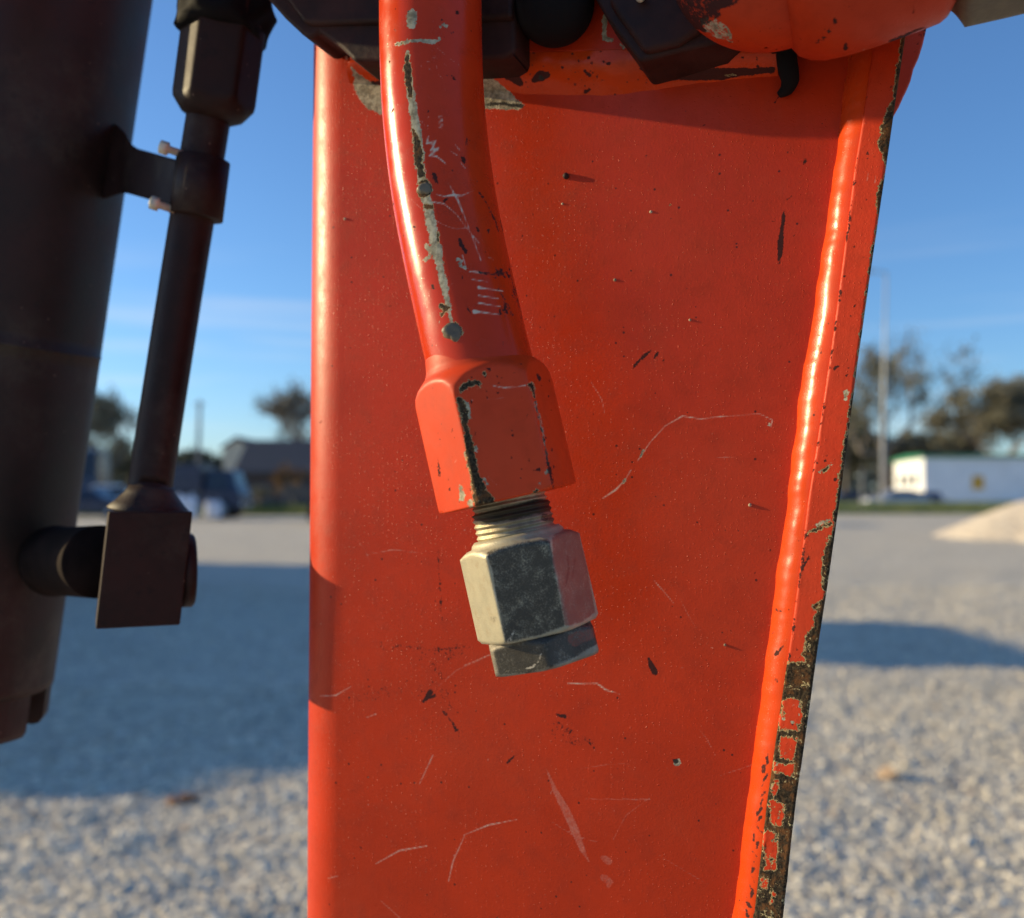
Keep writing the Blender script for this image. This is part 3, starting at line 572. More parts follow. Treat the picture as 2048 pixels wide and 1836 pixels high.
# ------------------------------------------------------------------ unseen shadow casters added left of the frame and behind the arm
M_CONT = plain('rust_red_container', (.22, .06, .035), .6, var=.2, sc=1.5); M_MACH = plain('excavator_orange', (.5, .06, .02), .45, var=.15, sc=3); M_TRK = plain('muddy_steel_track', (.09, .08, .07), .8, var=.3, sc=6)
con = empty('shadow_container', (-14.4, 14.6, 0), 'rust red shipping container added unseen left of the frame to cast shadow on the gravel', 'container')  # unseen; added and sized to shade the far gravel at left
def crate_box(o, x0, x1, y0, y1, z0, z1, mat, nrib=30):
    box('body', ((x0 + x1) / 2, (y0 + y1) / 2, (z0 + z1) / 2), (x1 - x0, y1 - y0, z1 - z0), mat, o)
    for i in range(nrib): box('rib', (x1 + .02, y0 + .3 + (y1 - y0 - .6) * i / (nrib - 1), (z0 + z1) / 2), (.04, .12, z1 - z0 - .3), mat, o)
crate_box(con, -15.6, -13.2, 11.6, 19.0, .1, 3.3, M_CONT)
exc = empty('shadow_excavator', (-8.6, 10.6, 0), 'orange digger shape added unseen left of the frame to cast the longest shadow', 'shadow_excavator')  # unseen; added and sized for the shadow reaching right of the arm
for y in (9.6, 12.1):
    t_ = box('track', (-8.6, y, .42), (3.4, .5, .8), M_TRK, exc, bv=.25)
box('house', (-8.2, 10.9, 1.85), (2.6, 3.1, 1.9), M_MACH, exc, bv=.1); cb2 = box('cab', (-8.4, 10.7, 3.0), (1.5, 2.5, .75), M_MACH, exc, bv=.2); box('window', (-7.64, 10.7, 3.0), (.02, 1.9, .5), M_GLASS, cb2); box('counterweight', (-7.0, 10.5, 1.55), (.5, 2.3, .9), M_TRK, exc, bv=.15)
V = [(-10.2, 10.6, 1.5), (-10.6, 10.6, 2.7), (-12.6, 10.6, 3.0), (-12.6, 10.6, 2.7), (-10.9, 10.6, 2.3), (-10.4, 10.6, 1.4)]
extrude('boom', [np.array(v) for v in V], np.array([0, .35, 0]), M_MACH, exc, .03); extrude('stick', [np.array(v) for v in [(-12.3, 10.65, 3.0), (-12.8, 10.65, 2.9), (-12.2, 10.65, .6), (-11.9, 10.65, .6)]], np.array([0, .25, 0]), M_MACH, exc, .03)
extrude('bucket', [np.array(v) for v in [(-12.4, 10.3, .7), (-12.6, 10.3, .15), (-11.9, 10.3, .02), (-11.4, 10.3, .45), (-11.8, 10.3, .75)]], np.array([0, .9, 0]), M_TRK, exc, .03)
skp = empty('shadow_skip', (-10, 7.9, 0), 'open steel bin added unseen left of the frame to cast the near shadow', 'shadow_skip')  # unseen; added to shade the near gravel at left
V = [(-7.2, 5.4, 0), (-5.6, 5.4, 0), (-5.6, 8.8, 0), (-7.2, 8.8, 0), (-7.5, 4.9, 1.2), (-5.4, 4.9, 1.2), (-5.4, 9.3, 1.75), (-7.5, 9.3, 1.75), (-7.4, 5.0, 1.2), (-5.5, 5.0, 1.2), (-5.5, 9.2, 1.75), (-7.4, 9.2, 1.75), (-7.1, 5.5, .1), (-5.7, 5.5, .1), (-5.7, 8.7, .1), (-7.1, 8.7, .1)]
V = [(x - 3.6, y + .83, z + (1.0 if z > .5 else 0)) for x, y, z in V]
pydata('shell', V, [(0, 3, 2, 1), (0, 1, 5, 4), (1, 2, 6, 5), (2, 3, 7, 6), (3, 0, 4, 7), (4, 5, 9, 8), (5, 6, 10, 9), (6, 7, 11, 10), (7, 4, 8, 11), (8, 9, 13, 12), (9, 10, 14, 13), (10, 11, 15, 14), (11, 8, 12, 15), (12, 13, 14, 15)], M_TRK, skp)
LG = [[(-10.05 + 1.0 * math.cos(a) * r_, 7.93 + 2.0 * math.sin(a) * r_, 2.30 + .13 * (7.1 + 2.0 * math.sin(a) * r_ - 5) / 1.0 * .9 - .12 + (.42 * (1 - r_ ** 2)) + .12 * math.sin(a * 7 + r_ * 9) + .09 * math.sin(a * 13 + r_ * 5)) for a in np.linspace(0, 6.283, 40, endpoint=False)] for r_ in np.linspace(.98, .02, 9)]
gridmesh('shadow_rubble', np.array(LG), M_STONE, skp, closeu=True)  # uneven heap added to roughen the bin's shadow edge
trl = empty('shadow_trailer', (2, 39.6, 0), 'long flatbed trailer added unseen behind the orange arm to cast the far shadow strip', 'trailer')  # hidden behind the arm; added for the thin far shadow
box('load_bed', (0, 39.6, 1.25), (18, 2.4, .45), M_TRK, trl, bv=.03)
for x in (-7.5, -6.3, 5.4, 6.6, 7.8):
    for y in (38.45, 40.75): lathe('wheel', (x, y - .15, .5), (x, y + .15, .5), [(0, .3), (.001, .47), (.04, .5), (.26, .5), (.3, .47)], M_TYRE, trl, 26, ref=(1, 0, 0))
# ================================================================== NEAR: the orange loader arm
A_PAN = R(21)
NV = np.array([-math.sin(A_PAN), -math.cos(A_PAN), 0]); UV = np.array([math.cos(A_PAN), -math.sin(A_PAN), 0]); ZV = np.array([0, 0, 1.])
BR = .022                                              # bend radius of the left edge
SIL = P(621, 918, .366)                                # a point on the left outline
n78 = np.array([-math.sin(R(78.5)), -math.cos(R(78.5)), 0])
CB = SIL - BR * n78; O0 = CB + BR * NV; O0[2] = CAM[2]  # start of the flat of the panel
HP = .008                                              # the side plate stands this far proud of the panel
def pan(px, py, off=0.): return on_plane(px, py, O0 + NV * off, NV)
def sz(p): return (p - O0) @ UV, p[2] - CAM[2]
A_TR = [(1700, 110), (1681, 282), (1673, 335), (1661, 424), (1645, 530), (1629, 638), (1619, 700), (1610, 755), (1600, 800), (1596, 858), (1582, 980), (1566, 1096), (1549, 1214), (1539, 1300), (1522, 1427), (1501, 1584), (1471, 1829)]
B_TR = [(1744, 110), (1724, 245), (1708, 342), (1698, 424), (1680, 563), (1665, 678), (1648, 793), (1632, 898), (1615, 1007), (1599, 1142), (1578, 1297), (1559, 1427), (1534, 1602), (1508, 1829)]
S_TR = [(1811, 74), (1801, 137), (1789, 218), (1767, 371), (1741, 546), (1719, 700), (1698, 858), (1680, 997), (1658, 1152), (1635, 1300), (1622, 1396), (1590, 1619), (1566, 1836)]
def trace(tr, off):
    a = np.array([sz(pan(x, y, off)) for x, y in tr]); a = a[np.argsort(a[:, 1])]
    lo = np.polyfit(a[:4, 1], a[:4, 0], 1); hi = np.polyfit(a[-4:, 1], a[-4:, 0], 1)
    def f(z): return np.where(z < a[0, 1], np.polyval(lo, z), np.where(z > a[-1, 1], np.polyval(hi, z), np.interp(z, a[:, 1], a[:, 0])))
    return f
fA, fB, fS = trace(A_TR, 0), trace(B_TR, HP), trace(S_TR, HP)
def zrows(step): return np.concatenate([[-.75, -.45, -.26], np.arange(-.185, .215, step), [.26, .45]])
arm = empty('loader_arm', O0 + NV * -.03 + np.array([.09, 0, -.75]), 'orange loader arm of bent plate with a bright weld bead and chipped right edge', 'loader arm')
zs = zrows(.0006)
# panel: back flange, bend, flat up to the side plate
prof = [(-BR, t) for t in np.linspace(-.075, -.001, 14)]
psi = np.linspace(90, 0, 46)
GX = []
cross = [CB - UV * BR + NV * t for _, t in prof] + [CB + BR * (math.cos(R(p)) * NV - math.sin(R(p)) * UV) for p in psi]
cross = np.array(cross); cross[:, 2] = 0
uu = np.linspace(0, 1, 300)[1:]
rows = []
for z in zs:
    s = uu * (float(fB(z)) + .0015)
    flat = O0[None, :] + UV * s[:, None]; r_ = np.concatenate([cross, flat]); r_[:, 2] = CAM[2] + z; rows.append(r_)
Gp = np.array(rows)
und = fbm(Gp[..., [0, 2, 2]] * np.array([1, 1, 0]), 22, 3) * .00022
Gp = Gp + NV * und[..., None]
panel = gridmesh('panel', Gp, M_PANEL, arm)

# welded fillet between panel and side plate
zb = zrows(.0005); sA = fA(zb) + fbm(np.stack([zb * 0, zb, zb], -1), 260, 5) * .00035; sB = fB(zb)
rows = []
for i, z in enumerate(zb):
    a = O0 + UV * (sA[i] - .0008) - NV * .0006; b = O0 + UV * (sB[i] + .0004) + NV * (HP - .0012)
    t = np.linspace(0, 1, 26)[:, None]; rip = .00003 * math.sin(z * 1500 + 2.5 * math.sin(z * 170)) + .00014 * math.sin(z * 330 + 2 * math.sin(z * 61)) + .0001 * math.sin(z * 95)
    bul = (NV - UV) / math.sqrt(2); amp = .0016 + rip * .6
    r_ = a + (b - a) * t + bul * (amp * np.sin(np.pi * t) ** .8); r_[:, 2] = CAM[2] + z; rows.append(r_)
Gb = np.array(rows); Gb = Gb + NV * (fbm(Gb, 300, 8) * .00010)[..., None]
bead = gridmesh('weld_bead', Gb, M_BEAD, arm)

# side plate: flame-cut edge facing the camera
zp = zrows(.0005); cB, cS = fB(zp), fS(zp); rows = []
for i, z in enumerate(zp):
    th = cS[i] - cB[i]; r0 = .0007; pts = []
    for k in np.linspace(0, 1, 6): pts.append((cB[i], HP - .0085 + k * .0080, 0))
    pts.append((cB[i] + .0003, HP - .0001, 0))
    for k in np.linspace(.06, 1, 26): pts.append((cB[i] + .0003 + (th - r0 - .0003) * k, HP + .0011 * k, 1))
    for q in np.linspace(15, 90, 6): pts.append((cS[i] - r0 + r0 * math.sin(R(q)), HP + .0011 - r0 + r0 * math.cos(R(q)), 1))
    for k in np.linspace(.03, 1, 8): pts.append((cS[i] - .0002 * k - .0085 * k ** 1.5, HP + .0011 - r0 - .055 * k ** 1.5, 1))
    p = np.array(pts); v = O0 + UV * p[:, :1] + NV * p[:, 1:2]; v[:, 2] = CAM[2] + z; rows.append(v)
Gs = np.array(rows)
rough_ = fbm(Gs, 700, 4, 4) * .00028; rough_[:, :8] = 0
low = smooth(-.03, -.14, zp)[:, None]
Gs = Gs + (NV * .8 + UV * .35) * (rough_ * (.35 + 1.5 * low))[..., None]
plate = gridmesh('side_plate', Gs, M_PLATE, arm)

# bracket plate across the top, with its own weld ridge
def strip_pts(px, off): return [pan(x, y, off) for x, y in px]
TOP_E = [(700, 121), (860, 118), (960, 115), (1031, 106), (1250, 100), (1360, 98), (1440, 90), (1520, 84), (1600, 78), (1655, 74)]
BOT_E = [(700, 168), (860, 172), (960, 180), (1060, 190), (1200, 196), (1300, 184), (1400, 168), (1500, 158), (1580, 152), (1655, 146)]
xs_ = np.linspace(700, 1556, 400); te = np.interp(xs_, *zip(*TOP_E)); be = np.interp(xs_, *zip(*BOT_E))
G = []
for t in np.linspace(0, 1, 60):
    row = []
    for x, y0, y1 in zip(xs_, te, be):
        a = pan(x, y0, .0065); b = pan(x, y1, -.0002); row.append(a + (b - a) * t + NV * (.0022 * math.sin(math.pi * t)))
    G.append(row)
G = np.array(G); G += NV * (fbm(G, 300, 11, 3) * .00045)[..., None]
ridge = gridmesh('weld_ridge', G, M_BEAD, arm, flip=True)
G = []
for t in np.linspace(0, 1, 70):
    G.append([pan(x, y0 - 150 * t + .5, .0065 - .0003 * (t < .01)) for x, y0 in zip(xs_, te)])
brk = gridmesh('bracket_plate', np.array(G), M_PANEL, arm)
# ear that flares behind the side plate, top right
ear = [P(x, y, .315) for x, y in [(1768, -60), (1862, -60), (1858, 30), (1853, 60), (1846, 90), (1838, 115), (1828, 137), (1822, 161), (1814, 180), (1807, 194), (1799, 212), (1791, 226), (1778, 236), (1768, 236)]]
ear_o = extrude('pivot_ear', ear[::-1], np.array([.002, .012, 0]), M_CAST, arm, .0008)

def S(*a): return list(a)
TUBE_Z = (720, 50, 2.8); HEX_Z = (780, 680, 4.06); TOP_Z = (520, 0, 4.06); LOW_Z = (600, 1200, 2.2556); TP2 = (940, 0, 4.06)
rd = random.Random(5)
panel_marks = [
 ('G', S((860, 1386, 6), (847, 1403, 2.5))), ('G', S((852, 1397, 3), (868, 1392, 4))), ('G', S((1298, 1316, 2), (1303, 1333, 6), (1309, 1343, 7))),
 ('G', S((1115, 1430, 3), (1130, 1433, 4))), ('G', S((1035, 1506, 1), (1024, 1517, 3), (1012, 1528, 1))),
 ('G', S((1569, 421, 2), (1564, 457, 4), (1561, 487, 6), (1560, 505, 5), (1557, 530, 1))), ('G', S((1575, 482, 1), (1590, 470, 1))), ('G', S((1573, 400, 1), (1590, 388, 1))),
 ('G', S((1302, 701, 2), (1288, 712, 3), (1272, 728, 3), (1265, 737, 2))), ('G', S((1316, 706, 2), (1306, 718, 1))),
 ('A', S((1354, 1525, 7))), ('G', S((1351, 1522, 5))), ('A', S((1539, 848, 5))), ('A', S((1246, 966, 3), (1252, 955, 2))), ('A', S((1280, 914, 3), (1287, 900, 2))),
 ('B', S((1205, 997, 1), (1232, 979, 2), (1250, 960, 1), (1262, 940, 1)), .95), ('B', S((1275, 922, 1), (1300, 885, .8), (1330, 852, .8), (1365, 832, 1.5), (1400, 838, 1.2), (1450, 832, 1), (1520, 828, 1), (1545, 840, 1.5), (1541, 855, 1)), .9),
 ('B', S((1135, 1367, 1.2), (1194, 1367, 1.5), (1212, 1380, 2), (1240, 1388, .5)), .85), ('B', S((1307, 1160, .8), (1325, 1180, 1.2), (1348, 1207, .5)), .8),
 ('B', S((1094, 1541, 1), (1110, 1581, 5), (1132, 1621, 8), (1150, 1661, 8), (1165, 1700, 5), (1178, 1723, 1)), .555), ('B', S((1206, 1716, 5), (1216, 1722, 8)), .53), ('B', S((1208, 1756, 8), (1220, 1764, 6), (1216, 1774, 3)), .54),
 ('B', S((751, 1728, .6), (799, 1701, 1.5), (853, 1692, 1)), .72), ('B', S((928, 1670, .5), (977, 1650, 1.5), (1034, 1639, .6)), .72), ('B', S((897, 1763, .6), (906, 1723, 1.2), (928, 1674, .5)), .7),
 ('B', S((839, 1568, .5), (866, 1510, 1)), .68), ('B', S((928, 1331, .5), (981, 1309, 1)), .75), ('B', S((640, 1392, 1), (671, 1391, 1.2), (702, 1373, .5)), .8), ('B', S((733, 1435, .5), (752, 1428, 1.2)), .75),
 ('B', S((1400, 1460, .5), (1415, 1480, .8), (1430, 1510, .3)), .68), ('B', S((655, 1757, .4), (676, 1752, .8)), .7), ('B', S((760, 1800, .5), (800, 1836, .8)), .6), ('B', S((1170, 1598, .5), (1300, 1599, 1)), .56),
 ('B', S((1180, 760, .4), (1204, 800, .9), (1210, 830, .4)), .68), ('G', S((876, 1100, 1), (880, 1180, 2), (884, 1240, 1)), .5), ('G', S((790, 1290, 2), (860, 1300, 3), (930, 1295, 2)), .5),
 ('G', S((1100, 1440, 9), (1120, 1465, 16), (1150, 1478, 12), (1180, 1485, 6)), .40), ('G', S((770, 1290, 10), (850, 1310, 16), (930, 1300, 12)), .36), ('G', S((870, 1330, 10), (905, 1420, 10), (920, 1470, 6)), .36), ('G', S((700, 1400, 14), (800, 1370, 16), (860, 1385, 10)), .34), ('G', S((884, 1420, 1), (905, 1445, 2), (918, 1472, 2)), .52), ('R', S((1340, 410, 1.5))),
 ('A', S((703, 133), (707, 158), (708, 177), (724, 204), (737, 219), (761, 229), (860, 232), (966, 219), (1036, 219), (1050, 212), (1035, 199), (1026, 190), (999, 167), (982, 151), (966, 148), (860, 160), (764, 172), (742, 165), (717, 148))),
 ('G', S((745, 165, 3), (770, 166, 6), (800, 170, 6))), ('G', S((966, 210, 3), (1000, 207, 4), (1044, 212, 4))), ('G', S((668, 84, 2), (680, 90, 5), (700, 112, 4))), ('B', S((692, 112, 2), (693, 118, 2)), .9),
 ('G', S((1324, 156, 4), (1346, 150, 11), (1383, 149, 12), (1440, 148, 12), (1490, 144, 8), (1545, 140, 6))), ('G', S((1425, 130, 7), (1440, 118, 4), (1475, 98, 3))), ('R', S((1452, 150, 2), (1470, 150, 1))),
 ('G', S((1015, 155, 5), (1040, 165, 7), (1028, 145, 4))), ('G', S((1068, 160, 6), (1082, 152, 11), (1094, 150, 7))), ('A', S((1082, 156, 5))), ('G', S((1170, 142, 3), (1180, 152, 3))), ('G', S((1172, 183, 5), (1178, 180, 4))), ('G', S((1218, 127, 4))), ('G', S((1283, 137, 4), (1287, 139, 3))),
 ('A', S((1210, 33, 4), (1209, 60, 4.5), (1208, 78, 5), (1222, 80, 4))), ('A', S((1240, 88, 2), (1247, 95, 3))),
 ('G', S((1585, 1310, 2))), ('G', S((1560, 190, 1), (1550, 205, 2)), .8), ('G', S((1611, 320, 4), (1605, 335, 1))),
]
for _ in range(150):                                   # flecks thrown up on the weld ridge
    x = rd.uniform(965, 1600); y = np.interp(x, xs_, te) + rd.uniform(-2, 70); panel_marks.append(('G', S((x, y, rd.choice([.3, .6, 1, 1.5, 2.5]))), 1))
for _ in range(140):                                   # stone nicks over the whole panel
    x, y = rd.uniform(640, 1600), rd.uniform(230, 1836); k = rd.random()
    a = rd.uniform(0, 3.1); l_ = rd.uniform(0, 7)
    panel_marks.append(('G' if k < .75 else 'B', S((x, y, .2), (x + l_ * math.cos(a), y + l_ * math.sin(a), rd.uniform(.2, 1.6))), 1 if k < .75 else .8))
for _ in range(14):                                    # fine long hairline scratches
    x, y = rd.uniform(660, 1450), rd.uniform(900, 1800); a = rd.uniform(-1.2, 1.2); l_ = rd.uniform(30, 130); c_ = rd.uniform(-.25, .25)
    panel_marks.append(('B', S((x, y, .1), (x + l_ * .5 * math.cos(a), y + l_ * .5 * math.sin(a), .7), (x + l_ * math.cos(a + c_), y + l_ * math.sin(a + c_), .1)), rd.uniform(.5, .62)))
for o in (panel, ridge, brk): paint(o, panel_marks, None, 1.0)

def Sx(y): return float(np.interp(y, [p[1] for p in S_TR], [p[0] for p in S_TR]))
def Bx(y): return float(np.interp(y, [p[1] for p in B_TR], [p[0] for p in B_TR]))
wprof = [(80, 12), (200, 9), (225, 18), (250, 26), (290, 24), (318, 8), (330, 4), (360, 9), (380, 16), (400, 14), (430, 6), (520, 7), (600, 7), (700, 6), (760, 8), (800, 11), (850, 7), (900, 12), (960, 10), (1030, 12), (1060, 10), (1090, 18), (1130, 24), (1160, 20), (1185, 8), (1210, 14), (1240, 20), (1270, 26), (1300, 34)]
pm = []
prev = None
for y in range(80, 1301, 11):
    rr = float(np.interp(y, *zip(*wprof))) + rd.uniform(-2.5, 2.5); cur = (Sx(y) + 4, y, max(2, rr)); 
    if prev: pm.append(('R', [prev, cur]))
    prev = cur
pm.append(('R', [(Bx(1310) + 0, 1322), (Sx(1290), 1285), (Sx(1290) + 30, 1285), (Sx(1836) + 40, 1850), (Bx(1836) - 10, 1850), (Bx(1340) - 10, 1340)]))
for yc, x0, x1, hh in [(1318, .1, .55, 8), (1424, .12, .75, 22), (1447, .05, .7, 12), (1497, .15, .72, 20), (1540, .12, .72, 12), (1575, .08, .3, 14), (1608, .1, .3, 9), (1632, .2, .6, 22), (1690, .1, .5, 26), (1730, .2, .55, 12), (1765, .1, .35, 14), (1795, .5, .65, 12)]:
    a, b = Bx(yc), Sx(yc); q_ = lambda: rd.uniform(-4, 4); pm.append(('X', [(a + (b - a) * x0 + q_(), yc - hh + q_()), (a + (b - a) * (x0 + x1) / 2 + q_(), yc - hh * 1.1 + q_()), (a + (b - a) * x1 + q_(), yc - hh * .9 + q_()), (a + (b - a) * x1 + q_(), yc + hh * .2), (a + (b - a) * x1 + q_() - 3, yc + hh + q_()), (a + (b - a) * x0 + q_(), yc + hh * .8 + q_()), (a + (b - a) * x0 + q_(), yc)]))
for y in sorted(rd.uniform(120, 1330) for _ in range(34)):    # grime in the weld line
    if True: pm.append(('G', S((Bx(y) + 3, y, rd.uniform(.5, 2.5)), (Bx(y + 20) + 3 + rd.uniform(-2, 3), y + rd.uniform(2, 34), rd.uniform(.3, 2.0)))))
pm += [('R', S((1648, 941, 3), (1656, 935, 3))), ('A', S((1640, 944, 1), (1662, 929, 1))), ('R', S((1616, 1066, 4), (1640, 1056, 3), (1662, 1046, 4))), ('A', S((1634, 1050, 3), (1660, 1040, 3))), ('G', S((1612, 1070, 6))), ('A', S((1693, 786, 6), (1690, 797, 5))), ('R', S((1693, 790, 3))), ('R', S((1634, 1212, 8), (1636, 1222, 5))), ('A', S((1634, 1216, 7))),
       ('B', S((1737, 345, .5), (1734, 362, 1)), .9), ('B', S((1751, 350, .5), (1750, 366, .8)), .8), ('G', S((1705, 230, 2), (1702, 256, 5), (1699, 262, 4))), ('G', S((1701, 300, 3), (1697, 318, 1))), ('G', S((1712, 245, 3))), ('G', S((1669, 737, 4), (1675, 733, 2))), ('G', S((1618, 1115, 2), (1608, 1130, 2), (1600, 1150, 1)))]
for _ in range(46):
    y = rd.uniform(120, 1320); pm.append(('G', S((rd.uniform(Bx(y), Sx(y)), y, rd.uniform(.3, 1.8)))))
for _ in range(170):
    y = rd.uniform(1330, 1836); pm.append(('R' if rd.random() < .8 else 'A', S((rd.uniform(Bx(y), Sx(y)), y, rd.uniform(.3, 3.5)))))
paint(plate, pm)
bm = [('G', S((1552, 1218, 2), (1560, 1222, 3))), ('G', S((1561, 1300, 2), (1552, 1308, 4), (1566, 1292, 2)), .75), ('G', S((1552, 1361, 4)), .55)]
for _ in range(60):
    y = rd.uniform(560, 1836); t = rd.random(); bm.append(('G', S((np.interp(y, [p[1] for p in A_TR], [p[0] for p in A_TR]) * (1 - t) + Bx(y) * t, y, rd.uniform(.2, 1.3)))))
for y in list(range(1515, 1836, 17)):
    x = np.interp(y, [p[1] for p in A_TR], [p[0] for p in A_TR]) * .35 + Bx(y) * .65; bm.append(('G', S((x + rd.uniform(-6, 6), y, rd.uniform(1, 4)), (x + rd.uniform(-8, 5), y + 12, rd.uniform(.5, 3))), rd.uniform(.55, .8)))
paint(bead, bm)
# small stub welded on the panel, throwing a long shadow
stub_p = pan(1133, 353); lathe('weld_spatter', stub_p - NV * .001, stub_p + NV * .0016, [(0, .0011), (.0020, .0010), (.0025, .0006), (.0026, .0001)], M_BROWN, arm, 20)
for x, y, r_ in [(1302, 424, .0005), (1125, 408, .0004), (1500, 1010, .0005), (1020, 610, .0004), (690, 438, .0005), (1450, 1290, .0004), (1230, 560, .0005), (1380, 640, .0004)]:
    q = pan(x, y); lathe('weld_spatter', q - NV * .0006, q + NV * .001, [(0, r_ * 1.2), (.0008, r_), (.0011, r_ * .5), (.0012, r_ * .1)], M_BEAD, arm, 14)
# bent pin hanging below the coupling in front of the panel
pin = empty('bent_pin', pan(1573, 100, .006), 'black bent pin hooked down over the panel under the orange coupling', 'pin')
PG = tube_path([pan(1573, 40, .007), pan(1573, 110, .006), pan(1577, 140, .005), pan(1580, 160, .004), pan(1573, 178, .003), pan(1558, 190, .002)], [.0030, .0030, .0030, .0027, .0021, .0010], 28, .0006)
gridmesh('pin_shank', PG, M_BLACK, pin, closeu=True)
lathe('pin_collar', pan(1573, 60, .007), pan(1573, 92, .007), [(0, .0050), (.0055, .0050), (.006, .0045)], M_BLACK, pin, 28)

